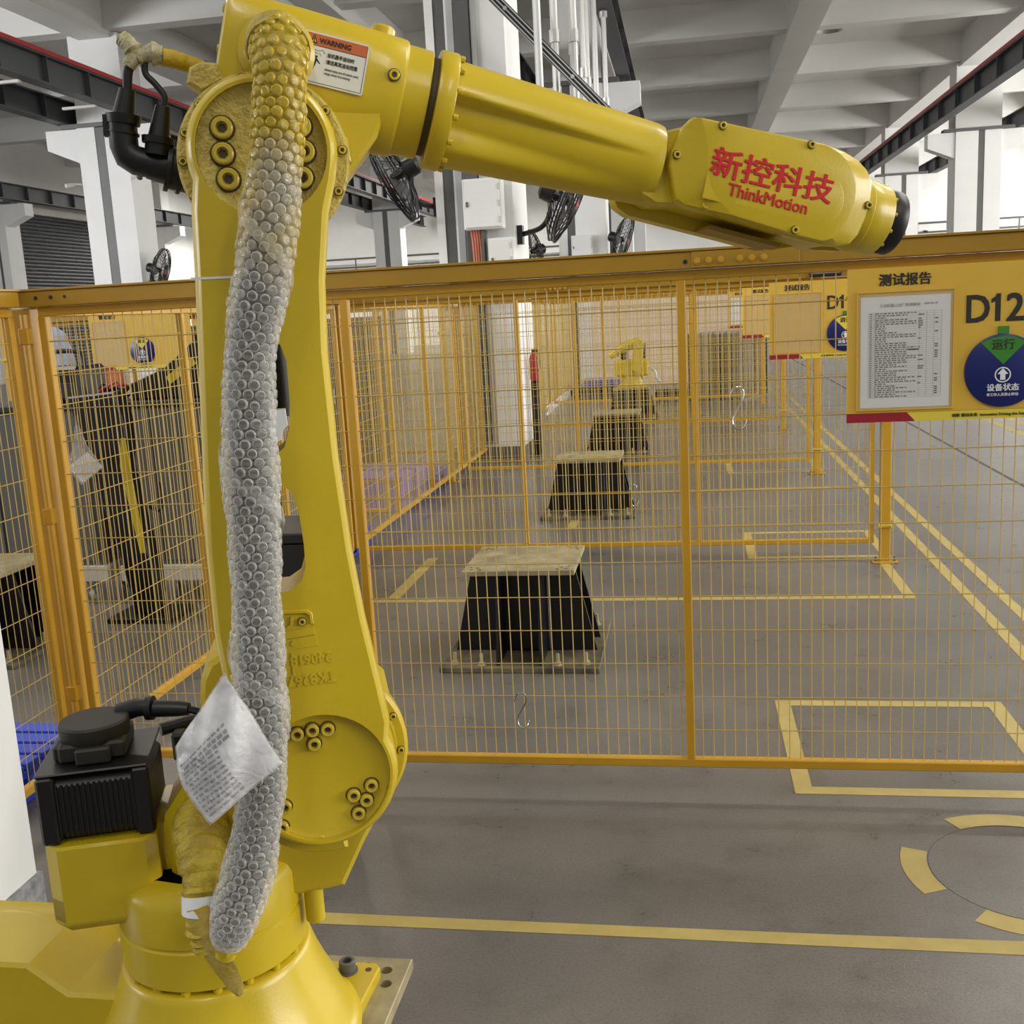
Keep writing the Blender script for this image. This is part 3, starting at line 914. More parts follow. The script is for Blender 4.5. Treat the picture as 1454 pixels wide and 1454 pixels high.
def report(loc, label, detail=True):
    t = thing('report_sheet', label, 'document', loc)
    b = MB(); b.box(0, .252, 0, .0006, 0, .326); b.build('sheet', M['paper'], t)
    if not detail: return t
    rnd = random.Random(5)
    F = lambda x, z: frame((x, -.0004, z), (1, 0, 0), (0, 0, 1))
    text('工业机器人出厂检测报告', .0105, M['inkgrey'], t, F(.052, .296))
    text('2024-06-18', .008, M['inkgrey'], t, F(.178, .299))
    b = MB()
    q = lambda x0, x1, z0, z1: b.add([(x0, -.0003, z0), (x1, -.0003, z0), (x1, -.0003, z1), (x0, -.0003, z1)], [(0, 1, 2, 3)])
    X0, X1 = .022, .228
    n = 40
    for k in range(n + 1):
        z = .030 + .250 * k / n
        q(X0, X1, z - .0003, z + .0003)
    for x in (X0, X0 + .014, X1 - .062, X1 - .042, X1 - .022, X1):
        q(x - .0003, x + .0003, .030, .280)
    o = b.build('table_lines', M['inkgrey'], t, flat=True); o['kind'] = 'stuff'
    b = MB()
    q = lambda x0, x1, z0, z1: b.add([(x0, -.0003, z0), (x1, -.0003, z0), (x1, -.0003, z1), (x0, -.0003, z1)], [(0, 1, 2, 3)])
    for k in range(n):
        z = .030 + .250 * (k + .5) / n
        x = X0 + .018; end = X0 + rnd.choice((.05, .08, .11, .135))
        while x < end:
            w = rnd.uniform(.004, .014)
            q(x, min(x + w, end), z - .0014, z + .0014); x += w + .003
        q(X0 + .003, X0 + .010, z - .0012, z + .0012)
        if rnd.random() < .45: q(X1 - .019, X1 - .010, z - .0016, z + .0016)
        if rnd.random() < .3: q(X0 + .14, X0 + rnd.uniform(.146, .158), z - .0016, z + .0012)
    q(.135, .165, .167, .172)
    o = b.build('printed_text', M['ink'], t, flat=True); o['kind'] = 'stuff'
    return t


report((.508, 3.3345, 1.305), 'white printed test report sheet in the sleeve of the nearest sign')
report((.545, 13.7140, 1.330), 'small white report sheet on the fourth sign far back', False)

# small black display frames on top of the second and third fence channels
for i, (x, y, w) in enumerate(((.72, 6.655, .185), (.53, 10.155, .17))):
    t = thing('display_box', ('slim black display box on the second fence channel', 'slim black display box on the third fence channel')[i], 'display', (x, y, 1.748), group=None)
    b = MB(); b.box(0, w, 0, .018, 0, .042, .003); b.build('display_case', M['black'], t)
    b = MB(); b.box(.008, w - .008, -.0015, -.0003, .016, .036); b.build('display_window', M['inkgrey'], t)

# ================================================================ pedestals
def pedestal(loc, label):
    t = thing('robot_pedestal', label, 'pedestal', loc, group=None)
    b = MB(); b.box(-.375, .375, -.375, .375, .001, .026, .002); b.build('base_plate', M['plateb'], t)
    holes = []
    for sx in (-1, 1):
        for sy in (-1, 1):
            for (dx, dy) in ((.225, .225), (.185, .235), (.235, .185), (.20, .20)):
                holes.append(circle(sx * dx, sy * dy, .0115, 12))
    sq = [(-.265, -.265), (.265, -.265), (.265, .265), (-.265, .265)]
    b = MB(); b.slab(sq, [(.436, .002), (.438, 0), (.458, 0), (.460, .002)], holes=holes); b.build('top_plate', M['plate'], t)
    b = MB(); b.box(-.13, .13, -.13, .13, .026, .436, .012); b.build('post_tube', M['blackpaint'], t)
    for k in range(4):
        a = k * PI / 2
        for off in (-.10, .10):
            b = MB()
            b.slab([(.131, .0265), (.345, .0265), (.25, .4355), (.131, .4355)], [(off - .008, 0), (off + .008, 0)], fn=lambda x, z, d, a=a: (x * math.cos(a) - d * math.sin(a), x * math.sin(a) + d * math.cos(a), z))
            b.build('gusset', M['blackpaint'], t)
    for (x, y) in ((-.31, -.31), (.31, -.31), (-.31, .31), (.31, .31), (-.18, -.33), (.18, -.33), (.31, 0), (-.31, 0)):
        b = MB(); b.lathe([(.022, 0), (.022, .003), (.015, .0035), (.015, .016), (.008, .0165), (.008, .055)], (x, y, .026), (0, 0, 1), 10); b.build('anchor_bolt', M['palebolt'], t)
    return t


M['palebolt'] = mat('zinc_anchor_bolt', rgb(172, 160, 122), .4, .4)
M['plateb'] = mat('dusty_base_plate', rgb(122, 112, 86), .6, vscale=7, col2=rgb(62, 58, 48))
pd = pedestal((-.80, 5.03, 0), 'nearest empty black pedestal with worn plate, behind the nearest fence')
dup(pd, (-.80, 8.60, 0), label='second empty black pedestal, behind the second fence')
dup(pd, (-.80, 12.15, 0), label='third empty black pedestal, behind the third fence')
dup(pd, (-.80, 15.7, 0), label='fourth black pedestal far back carrying the small yellow robot')
dup(pd, (-.80, 1.50, 0), label='black pedestal under the big yellow robot arm')

# S-shaped wire hooks hung on the fence
def s_hook(loc, s, lb, lean=0.0):
    t = thing('wire_hook', lb, 'hook', loc, group=None)
    pts = [(-.022, .030), (-.012, .052), (.004, .058), (.015, .045), (.012, .022), (-.004, -.006), (-.015, -.03), (-.010, -.05), (.004, -.058), (.018, -.048), (.024, -.032)]
    b = MB(); b.tube(catmull([(x * s, -.003 * math.sin(i), z * s) for i, (x, z) in enumerate(pts)], 5), .0024 * max(1, s * .8), 6); b.build('bent_wire', M['chrome'], t)
    return t


s_hook((-.577, 3.384, .32), 1.08, 'thin S-shaped wire hook low on the nearest fence below the pedestal')
s_hook((.152, 3.384, 1.315), 1.15, 'S-shaped wire hook on the nearest fence below the far sheets')
s_hook((-.350, 6.70, .46), 1.2, 'small wire hook on the second fence before the second pedestal')

# fire extinguisher by the middle column
t = thing('fire_extinguisher', 'small red fire extinguisher on a black stand beside the middle column', 'extinguisher', (-1.715, 12.1, 0))
b = MB(); b.box(-.04, .045, -.04, .04, .001, .85, .01); b.build('stand', M['blackpaint'], t)
b = MB(); b.lathe([(.045, 0), (.052, .015), (.052, .25), (.036, .29), (.018, .31), (.018, .33)], (0, 0, .851), (0, 0, 1), 16); b.build('cylinder', M['red'], t)
b = MB(); b.box(-.02, .05, -.012, .012, 1.182, 1.205, .003); b.build('handle', M['black'], t)
b = MB(); b.tube(catmull([(.015, 0, 1.18), (.06, -.02, 1.17), (.07, -.03, 1.05), (.06, -.03, .95)]), .010, 6); b.build('hose', M['rubber'], t)

# ================================================================ the big yellow robot arm
PHI = math.radians(20)
J1X, J1Y, ZR = -.785, 1.50, .4605
robot = thing('industrial_robot', 'large yellow six-axis robot arm with bubble-wrapped cable on the nearest black pedestal', 'robot', (J1X, J1Y, ZR), PHI)
RX = lambda p: (p[0], -p[1], p[2] - ZR)                       # (along the arm, towards the aisle, up) -> local


def WX(p):                                                     # hall coordinates -> local
    x, y = p[0] - J1X, p[1] - J1Y
    return (x * math.cos(PHI) + y * math.sin(PHI), -x * math.sin(PHI) + y * math.cos(PHI), p[2] - ZR)


UZ = lambda x, z, d: (x, d, z)
J2 = (.197, .996)
J3 = (.192, 1.872)
AE = Vector((.9686, 0, -.2487)); AP = Vector((.2487, 0, .9686)); AN = Vector((0, 1, 0)); AO = Vector((.437, 0.0, 1.952))


def AX(s, t=0, n=0): return AO + AE * s + AP * t + AN * n


_bolts = {}


def sock_bolt(parent, u, n, z, r, h=None, counter=True, m='bolt', axis='n'):
    """socket head screw facing the aisle"""
    h = h or r * 1.1
    key = (round(r, 4), round(h, 4), counter, m, axis)
    if key not in _bolts:
        b = MB(); a = (0, -1, 0) if axis == 'n' else (0, 0, -1)
        b.lathe([(r, 0), (r, h * .8), (r * .86, h), (r * .56, h), (r * .50, h * .35), (.0002, h * .35)], (0, 0, 0), a, 18)
        me = b.build('socket_bolt', M[m], parent)
        _bolts[key] = me
        o = me
    else:
        o = _bolts[key].copy(); COL.objects.link(o); o.parent = parent
        for c in list(o.children): pass
    o.location = RX((u, n, z))
    if counter:
        k2 = ('c', round(r, 4))
        if k2 not in _bolts:
            b = MB(); b.slab(circle(0, 0, r * 1.2, 20), [(0, 0), (-.0006, 0)], holes=[circle(0, 0, r * .9, 20)], fn=UZ)
            c = b.build('counterbore', M['socket'], parent); _bolts[k2] = c
        else:
            c = _bolts[k2].copy(); COL.objects.link(c); c.parent = parent
        c.location = RX((u, n + .0004, z))
        k3 = ('s', round(r, 4), round(h, 4))
        if k3 not in _bolts:
            b = MB(); b.disc((0, -h * .35 - .0002, 0), (0, -1, 0), r * .44, .0006, 6)
            c = b.build('hex_socket', M['socket'], parent); _bolts[k3] = c
        else:
            c = _bolts[k3].copy(); COL.objects.link(c); c.parent = parent
        c.location = RX((u, n, z))
    return o


# ---- base (square to the pedestal)
b = MB(WX)
pl = [(-1.0, 1.285), (-.60, 1.285), (-.588, 1.30), (-.588, 1.50), (-.584, 1.51), (-.578, 1.70), (-.590, 1.713), (-1.0, 1.713)]
b.slab(pl, [(.4605, .001), (.462, 0), (.481, 0), (.4835, .003)])
base = b.build('base_plate', M['robot'], robot)
b = MB(WX)
b.lathe([(.224, .484), (.214, .490), (.208, .502), (.201, .520), (.193, .540), (.180, .566), (.163, .607), (.153, .638), (.150, .647), (.146, .6505), (.120, .6505)], (J1X, J1Y, 0), (0, 0, 1), 64)
b.build('base_cone', M['robot'], robot, angle=50)
b = MB(WX)
prof = [(-1.46, .486), (-1.46, .648), (-1.078, .648), (-1.012, .600), (-.78, .600), (-.78, .486)]
b.slab(prof, [(1.418, .006), (1.424, 0), (1.56, 0), (1.60, .0), (1.648, .030)], fn=lambda x, z, d: (x, d, z))
b.build('connector_box', M['robot'], robot)
for (x, y) in ((-.634, 1.683), (-.648, 1.33), (-.93, 1.33)):
    b = MB(); b.lathe([(.019, 0), (.019, .003), (.015, .0035), (.015, .020), (.0135, .0215), (.009, .0215), (.0085, .010), (.0002, .010)], (0, 0, 0), (0, 0, 1), 14)
    o = b.build('mounting_bolt', M['steel'], robot); o.location = WX((x, y, .4836))
for (x, y, r) in ((-.597, 1.69, .006), (-.605, 1.60, .004)):
    b = MB(WX); b.disc((x, y, .4836), (0, 0, 1), r, .0005, 14); b.build('dowel_hole', M['socket'], robot)

# ---- turret
b = MB(RX)
b.lathe([(.125, .6505), (.140, .657), (.1465, .661), (.1465, .722), (.1435, .7245), (.1435, .728), (.1465, .7305), (.1465, .790), (.140, .804), (.118, .818), (.0002, .818)], (0, 0, 0), (0, 0, 1), 56)
turret = b.build('turret_drum', M['robot'], robot, angle=45)
for k in range(18):
    a = 2 * PI * k / 18 + .1
    if k == 0:
        b = MB(); b.lathe([(.0075, .004), (.0075, -.006), (.0062, -.008), (.0002, -.008)], (0, 0, 0), (0, 0, 1), 10); stud = b.build('turret_bolt', M['robot'], robot); o = stud
    else:
        o = stud.copy(); COL.objects.link(o)
    o.location = RX((.1375 * math.cos(a), .1375 * math.sin(a), .655))
# motor mount box and cast shoulder
b = MB(RX)
b.slab([(-.225, .066), (-.205, .086), (-.070, .088), (-.035, .108), (.02, .118), (.02, -.13), (-.05, -.12), (-.19, -.094), (-.225, -.066)], [(.750, .016), (.753, .010), (.762, .002), (.768, 0), (.806, .0), (.818, .006)])
b.slab([(-.225, .066), (-.225, -.066), (-.205, -.086), (-.080, -.086), (-.062, -.068), (-.062, .070), (-.078, .088), (-.205, .086)], [(.77, 0), (.889, 0), (.893, .004)])
b.box(-.070, .0, -.10, .050, .79, .895, .004)
b.build('motor_mount', M['robot'], robot)
b = MB(RX)
b.slab([(.039, 1.032), (-.048, .915), (-.052, .895), (-.046, .80), (.10, .79), (.15, .90), (.15, 1.03)], [(-.06, .01), (-.05, 0), (.062, 0), (.074, .010)], fn=UZ)
b.build('shoulder_web', M['robot'], robot)
b = MB(RX)
b.slab([(.04, .775), (.080, .745), (.150, .745), (.214, .750), (.253, .824), (.300, .90), (.322, .96), (.31, 1.06), (.25, 1.13), (.12, 1.165), (.062, 1.160), (.040, 1.148), (.026, 1.122), (.021, 1.085), (.02, .95), (.0, .85)], [(-.09, .01), (-.08, 0), (.052, 0), (.060, .008)], fn=UZ)
b.build('shoulder_bracket', M['robot'], robot)
b = MB(RX)
b.lathe([(.133, .0605), (.1335, .066), (.1335, .086), (.128, .092), (.116, .092), (.114, .097), (.08, .0985)], (J2[0], 0, J2[1]), (0, 1, 0), 56)
fl = b.build('shoulder_flange', M['robot'], robot)
for a in (-35, -5, 22, 48, 75, 105, 135, 160, 185, 210):
    sock_bolt(fl, J2[0] + .122 * math.cos(math.radians(a)), .0922, J2[1] + .122 * math.sin(math.radians(a)), .0052, .005, True)
b = MB(RX); b.lathe([(.0155, .760), (.0155, .692), (.0135, .6895), (.0002, .6895)], (.163, .04, 0), (0, 0, 1), 20)
b.build('stop_pin', M['robot'], robot)

# ---- shoulder motor on the far side and axis-one motor
b = MB(RX); b.box(.03, .135, -.30, -.0905, .93, 1.03, .012); b.build('shoulder_motor', M['black'], robot)
b = MB(RX); b.box(.04, .125, -.36, -.3005, .94, 1.02, .008); b.box(-.05, -.026, -.12, -.09, .935, .985, .005); b.build('motor_end_cap', M['dusty'], robot)
b = MB(RX); b.box(-.225, -.062, -.074, .074, .8935, 1.003, .018)
for k in range(17):
    u = -.206 + k * .0078
    b.box(u, u + .0034, .0741, .0765, .905, .988)
mo = b.build('base_motor', M['black'], robot); mo['kind'] = 'stuff'
b = MB(RX); b.box(-.2255, -.1985, .054, .0785, .8945, 1.0025, .004); b.box(-.0885, -.0615, .054, .0785, .8945, 1.0025, .004); b.box(-.225, -.062, -.075, .0785, 1.0032, 1.0075, .002); b.build('motor_corner', M['black'], mo)['kind'] = 'stuff'
b = MB(RX); b.box(-.196, -.098, -.05, .044, 1.008, 1.036, .004); b.box(-.206, -.165, -.02, .030, 1.008, 1.031, .003); b.box(-.168, -.118, .0445, .060, 1.008, 1.033, .003); b.lathe([(.050, 1.030), (.0525, 1.034), (.0525, 1.056), (.050, 1.0595), (.0002, 1.0595)], (-.148, -.004, 0), (0, 0, 1), 36)
b.build('encoder_cap', M['dusty'], mo)
b = MB(RX)
b.tube([(-.115, -.035, 1.052), (-.085, -.03, 1.060), (-.066, -.024, 1.060)], [.016, .015, .013], 12)
b.tube([(-.070, -.022, 1.060), (-.060, -.020, 1.060)], .0195, 14)
b.tube([(-.058, -.018, 1.059), (-.020, -.010, 1.057), (-.004, -.006, 1.056)], [.0135, .0125, .010], 12)
b.tube(catmull([(-.006, -.006, 1.056), (.012, 0, 1.049), (.022, .004, 1.02), (.016, .01, .98), (-.002, .02, .945), (-.004, .03, .915), (.014, .04, .885)]), .0058, 8)
o = b.build('motor_plug', M['black'], mo); o['kind'] = 'stuff'
b = MB(RX); b.tube(catmull([(-.07, -.12, .985), (0, -.15, .985), (.06, -.16, .97)]), .011, 10); b.tube(catmull([(-.02, .0, .92), (-.006, .04, .90), (.02, .06, .86)]), .007, 8); o = b.build('motor_cable', M['rubber'], robot); o['kind'] = 'stuff'

# ---- lower arm
right = [(.301, 1.07), (.294, 1.12), (.2775, 1.228), (.2665, 1.332), (.2585, 1.462), (.2555, 1.607), (.260, 1.70), (.272, 1.79), (.284, 1.832)]
left = [(.094, 1.80), (.0895, 1.708), (.0825, 1.60), (.0745, 1.476), (.067, 1.35), (.0655, 1.23), (.074, 1.12), (.084, 1.06)]
out = right + arc(J3[0], J3[1], .098, -12, 200, 26) + left + arc(J2[0], J2[1], .111, 158, 385, 30)
slot1 = [(.115, 1.60), (.125, 1.622), (.150, 1.632), (.176, 1.632), (.193, 1.620), (.199, 1.598), (.1985, 1.545), (.195, 1.508), (.186, 1.482), (.170, 1.470), (.14, 1.470), (.122, 1.48), (.113, 1.51)]
slot2 = [(.110, 1.40), (.122, 1.425), (.145, 1.436), (.172, 1.436), (.189, 1.420), (.197, 1.392), (.200, 1.345), (.1995, 1.312), (.192, 1.291), (.174, 1.280), (.13, 1.280), (.114, 1.288), (.107, 1.31)]
b = MB(RX)
b.slab(out, [(.100, .008), (.105, .002), (.110, 0), (.170, 0), (.178, .0016), (.185, .005), (.189, .0095)], holes=[circle(J3[0], J3[1], .084, 40), circle(J2[0], J2[1], .0975, 44), slot1, slot2], fn=UZ)
la = b.build('lower_arm', M['robot'], robot)
for (cx, cz), r, n1, rim in ((J3, .0838, .1775, .010), (J2, .0973, .1745, .008)):
    b = MB(RX); b.lathe([(r, .101), (r, n1 + .004), (r - rim, n1), (.0002, n1)], (cx, 0, cz), (0, 1, 0), 48)
    b.build('joint_cover', M['robot_rough'] if (cx, cz) == J3 else M['robot'], la)
for (u, z) in ((.144, 1.901), (.142, 1.869), (.146, 1.837), (.244, 1.901), (.246, 1.869), (.241, 1.836)):
    sock_bolt(la, u, .1776, z, .0140, .010)
for (u, z) in ((.166, 1.064), (.188, 1.0675), (.210, 1.066), (.189, 1.046), (.266, .971), (.239, .959), (.257, .949), (.244, .930), (.139, .955), (.119, .955), (.132, .924), (.118, .936)):
    sock_bolt(la, u, .1746, z, .0098, .009)
sock_bolt(la, .187, .1746, .8955, .0068, .004)
# cast lugs and raised writing on the lower arm
b = MB(RX); b.slab(arc(J2[0], J2[1], .134, 232, 282, 14) + arc(J2[0], J2[1], .112, 282, 232, 14), [(.10, 0), (.150, 0), (.156, .004)], fn=UZ); b.build('stop_lug', M['robot'], la)
b = MB(RX); b.slab([(.15, 1.255), (.196, 1.252), (.203, 1.246), (.204, 1.230), (.199, 1.230), (.198, 1.243), (.194, 1.2465), (.15, 1.249)], [(.1885, 0), (.1925, 0), (.1935, .001)], fn=UZ)
b.slab([(.15, 1.222), (.2035, 1.226), (.2045, 1.214), (.15, 1.210)], [(.1885, 0), (.1915, .0005)], fn=UZ)
b.slab([(.15, 1.2098), (.2045, 1.2138), (.2075, 1.197), (.15, 1.193)], [(.1885, 0), (.1898, .0005)], fn=UZ)
b.slab([(.172, 1.243), (.1755, 1.243), (.1755, 1.231), (.172, 1.228), (.166, 1.227), (.166, 1.230), (.171, 1.232)], [(.1885, 0), (.1925, .0005)], fn=UZ)
o = b.build('cast_bracket', M['robot'], la); o['kind'] = 'stuff'
sock_bolt(la, .188, .190, 1.2345, .0052, .004, True)
b = MB(RX); b.disc((.173, .190, 1.204), (0, 1, 0), .0035, .0015, 12); b.build('cast_pip', M['robot'], la)
RTX = lambda u, n, z, xd, zd: frame(RX((u, n, z)), (xd[0], 0, xd[1]), (zd[0], 0, zd[1]))
text('240618', .021, M['robot'], la, RTX(.2245, .189, 1.186, (-1, -.02), (-.02, -1)), 'raised_writing', extrude=.0012, bold=.0006, sx=.92)
text('TK8267', .023, M['robot'], la, RTX(.2285, .189, 1.157, (-1, -.03), (-.03, -1)), 'raised_writing', extrude=.0012, bold=.0006, sx=.92)
b = MB(RX); b.box(.1685, .1705, .1885, .1905, 1.158, 1.190); b.box(.150, .1705, .1885, .1905, 1.156, 1.1578); b.build('cast_line', M['robot'], la)['kind'] = 'stuff'
# scrap of white tape in the upper slot, lifting lug beside the wrap
b = MB(RX); b.slab([(.168, 1.535), (.192, 1.535), (.1935, 1.512), (.186, 1.505), (.183, 1.492), (.176, 1.490), (.168, 1.50)], [(.186, 0), (.1945, .001)], fn=UZ); b.build('tape_scrap', M['paper'], la)
b = MB(RX); b.lathe([(.007, 0), (.008, .004), (.008, .018), (.005, .024), (.0002, .025)], (.187, .186, 1.716), (0, 1, 0), 12); b.build('lug', M['robot'], la)
b = MB(RX); b.box(.086, .155, .1893, .1898, 1.7105, 1.7135); b.build('clear_tie', M['paper'], la)

b = MB(RX); b.tube([(.150, .075, 1.47), (.150, .078, 1.56), (.150, .075, 1.66)], .0235, 14); b.tube([(.182, .06, 1.515), (.182, .062, 1.58), (.180, .06, 1.66)], .019, 14); b.build('slot_dark_tubes', M['rubber'], la)['kind'] = 'stuff'  # black tubes added behind the upper slot for its dark inside

# ---- elbow casting
b = MB(RX); b.lathe([(.1165, .0785), (.117, .083), (.117, .094), (.113, .0985), (.07, .0988)], (J3[0], 0, J3[1]), (0, 1, 0), 52)
ef = b.build('elbow_flange', M['robot_rough'], robot)
for a in (35, 60, 100, 137, 160, 180, 205, 235, 265, 300, 335, 5):
    aa = math.radians(a)
    b = MB(RX); b.disc((J3[0] + .108 * math.cos(aa), .0985, J3[1] + .108 * math.sin(aa)), (0, 1, 0), .0085, .002, 14); b.build('boss', M['robot_rough'], ef)
    sock_bolt(ef, J3[0] + .108 * math.cos(aa), .1006, J3[1] + .108 * math.sin(aa), .0055, .004, True)
b = MB(RX); b.slab([(.118, 1.962), (.098, 1.975), (.104, 1.995), (.120, 2.003), (.140, 2.000), (.150, 1.978)], [(.05, .002), (.055, 0), (.090, 0), (.095, .004)], fn=UZ); b.build('elbow_lug', M['robot_rough'], robot)
b = MB(RX)
b.slab([(.10, 1.80), (.20, 1.755), (.285, 1.824), (.352, 1.902), (.372, 1.955), (.20, 2.0), (.145, 1.985), (.095, 1.90)], [(-.075, .012), (-.064, 0), (.070, 0), (.078, .006)], fn=UZ)
b.slab([(.296, 1.862), (.312, 1.868), (.309, 1.900), (.292, 1.915), (.275, 1.915), (.270, 1.86)], [(.078, 0), (.0845, 0), (.086, .002)], fn=UZ)
b.build('elbow_bracket', M['robot'], robot)


def sup(s, rt, rn, e, ct=.002, cn=0.0, seg=40):
    r = []
    for k in range(seg):
        a = 2 * PI * k / seg
        c, d = math.cos(a), math.sin(a)
        q = 2.0 / e
        r.append(AX(s, ct + rt * math.copysign(abs(d) ** q, d), cn + rn * math.copysign(abs(c) ** q, c)))
    return r


b = MB(RX)
b.loft([sup(-.302, .070, .072, 5.5), sup(-.298, .078, .081, 5.0), sup(-.290, .081, .084, 4.6), sup(-.20, .082, .085, 4.0), sup(-.13, .082, .085, 3.2), sup(-.075, .083, .085, 2.4), sup(-.050, .083, .084, 2.1), sup(-.046, .082, .083, 2.0), sup(-.044, .0785, .0795, 2), sup(-.010, .0775, .0785, 2), sup(-.008, .076, .077, 2), sup(-.0075, .07, .07, 2)])
eh = b.build('elbow_housing', M['robot'], robot)
b = MB(RX); b.loft([sup(-.0074, .0705, .0705, 2), sup(.0024, .0705, .0705, 2)]); b.build('gap_ring', M['socket'], robot)
b = MB(RX); b.lathe([(.018, 0), (.018, .010), (.0155, .013), (.0002, .0135)], AX(-.085, .0845, .0), AP, 18); b.build('filler_cap', M['robot'], eh)
o = sock_bolt(eh, *(lambda p: (p.x, .0855, p.z))(AX(-.062, .016)), .0075, .004)
b = MB(RX)
for (s, t) in ((-.300, .055), (-.300, .0), (-.300, -.05)):
    b.lathe([(.006, 0), (.006, -.006)], AX(s, t, .05), AE, 8)
b.build('end_screw', M['robot'], eh)['kind'] = 'stuff'
# port where the cable leaves the housing
hp = (.2215, 2.014)
b = MB(RX); b.lathe([(.052, .082), (.052, .090), (.044, .096), (.042, .104), (.03, .104)], (hp[0], 0, hp[1]), (0, 1, 0), 32); b.build('cable_port', M['robot'], eh)

# warning label
lo = AX(-.206, -.0225, .0862)
lb = bpy.data.objects.new('warning_label', None)
bpy.data.objects.remove(lb)
LX = lambda a, c, d=0: lo + AE * a * 1.07 + AP * c * 1.06 + AN * d
b = MB(RX); b.slab([(0, .002), (.002, 0), (.096, 0), (.098, .002), (.098, .0625), (.096, .0645), (.002, .0645), (0, .0625)], [(-.004, 0), (.0010, 0)], fn=lambda a, c, d: tuple(LX(a, c, d)))
lab = b.build('warning_label', M['label'], eh)
b = MB(RX); b.slab([(.0028, .0485), (.0952, .0485), (.0952, .0625), (.0028, .0625)], [(.0010, 0), (.0014, 0)], fn=lambda a, c, d: tuple(LX(a, c, d))); b.build('orange_band', M['orange'], lab)
b = MB(RX)
for (x0, x1, z0, z1) in ((.0022, .0958, .0022, .0028), (.0952, .0958, .0022, .0625), (.0022, .0028, .0022, .0625), (.0022, .0958, .0478, .0484)):
    b.slab([(x0, z0), (x1, z0), (x1, z1), (x0, z1)], [(.0010, 0), (.0013, 0)], fn=lambda a, c, d: tuple(LX(a, c, d)))
o = b.build('label_border', M['ink'], lab); o['kind'] = 'stuff'


def LT(a, c, d=.0015):
    return frame(RX(LX(a, c, d)), (AE.x, 0, AE.z), (AP.x, 0, AP.z))


text('WARNING', .0098, M['ink'], lab, LT(.034, .0520), bold=.00025, sx=.92)
b = MB(RX); b.slab([(.0222, .0505), (.0318, .0505), (.0270, .0612)], [(.0014, 0), (.0018, 0)], fn=lambda a, c, d: tuple(LX(a, c, d))); tri = b.build('warning_triangle', M['ink'], lab)
b = MB(RX); b.slab([(.0242, .0518), (.0298, .0518), (.0270, .0584)], [(.0018, 0), (.0021, 0)], fn=lambda a, c, d: tuple(LX(a, c, d))); b.build('triangle_face', M['sign'], lab)
text('!', .007, M['ink'], lab, LT(.0262, .0522, .0023), bold=.0002)
text('当机器手运动时', .0062, M['ink'], lab, LT(.046, .0375), sx=.88)
text('请远离其运动范围', .0062, M['ink'], lab, LT(.046, .0290), sx=.88)
text('please keep out of robot work', .0044, M['inkgrey'], lab, LT(.046, .0205), sx=.85)
text('range when it is moving', .0044, M['inkgrey'], lab, LT(.046, .0155), sx=.85)
b = MB(RX)
lp = lambda pts: b.slab(pts, [(.0010, 0), (.0014, 0)], fn=lambda a, c, d: tuple(LX(a, c, d)))
lp(circle(.0330, .0345, .0016, 12)); lp([(.0310, .0325), (.0345, .0325), (.0330, .0235), (.0305, .0235)])
lp([(.0312, .0325), (.0245, .0310), (.0245, .0297), (.0315, .0304)]); lp([(.0340, .0325), (.0390, .0270), (.0380, .0262), (.0333, .0300)])
lp([(.0305, .0240), (.0325, .0236), (.0300, .0160), (.0280, .0168)]); lp([(.0307, .0240), (.0250, .0190), (.0215, .0185), (.0215, .0198), (.0245, .0205), (.0295, .0255)])
b.build('running_figure', M['ink'], lab)
b = MB(RX)
for (x0, z0, x1, z1) in ((.012, .012, .012, .038), (.012, .038, .017, .044), (.017, .044, .034, .042), (.017, .0405, .034, .039), (.034, .042, .040, .044), (.040, .044, .043, .040), (.036, .040, .039, .036), (.009, .012, .019, .012), (.0155, .012, .0155, .036), (.0155, .036, .0185, .0405)):
    d = Vector((x1 - x0, z1 - z0)).normalized() * .0003; q = Vector((-d.y, d.x))
    lp([(x0 + q.x, z0 + q.y), (x1 + q.x, z1 + q.y), (x1 - q.x, z1 - q.y), (x0 - q.x, z0 - q.y)])
o = b.build('robot_sketch', M['inkgrey'], lab); o['kind'] = 'stuff'

# ---- forearm
b = MB(RX)
b.loft([sup(.0026, .072, .072, 2), sup(.003, .084, .084, 2, .0), sup(.006, .0855, .0855, 2, .0), sup(.027, .0855, .0855, 2, .0), sup(.030, .084, .084, 2, .0), sup(.0302, .07, .07, 2, .0)], True)
ff = b.build('forearm_flange', M['robot'], robot)
for k in range(14):
    a = 2 * PI * k / 14 + .22
    p = AX(.0305, .0805 * math.sin(a), .0805 * math.cos(a))
    b = MB(RX); b.lathe([(.0048, 0), (.0048, .006), (.004, .007), (.0002, .007)], p, AE, 8); b.build('flange_screw', M['robot'], ff)
b = MB(RX)
rings = []
N = 120
for i in range(40):
    f = i / 39
    s = .0295 + f * .330
    R = .0775 + (.0625 - .0775) * f
    if f > .95: R *= 1 - .03 * ((f - .95) / .05) ** 2
    ct = -.001 - .001 * f
    fade = max(0, 1 - max(0, (f - .08) / .86)) ** .8
    ring = []
    for k in range(N):
        a = 2 * PI * k / N                       # 0 = towards the aisle, 90 deg = up
        deg = math.degrees(a); deg = deg - 360 if deg > 180 else deg
        top = 14 - 10 * f                        # upper lip of the scoop
        bot = -52 - 14 * f
        d = 0
        if bot < deg < top:
            w = (top - deg) / (top - bot)
            up = min(1, w / .09); lo_ = min(1, (1 - w) / .40)
            d = (up * up * (3 - 2 * up)) * (lo_ * lo_ * (3 - 2 * lo_))
        r = R * (1 - .30 * d * fade)
        ring.append(AX(s, ct + r * math.sin(a), r * math.cos(a)))
    rings.append(ring)
b.loft(rings)
b.build('forearm_tube', M['robot'], robot, angle=75)

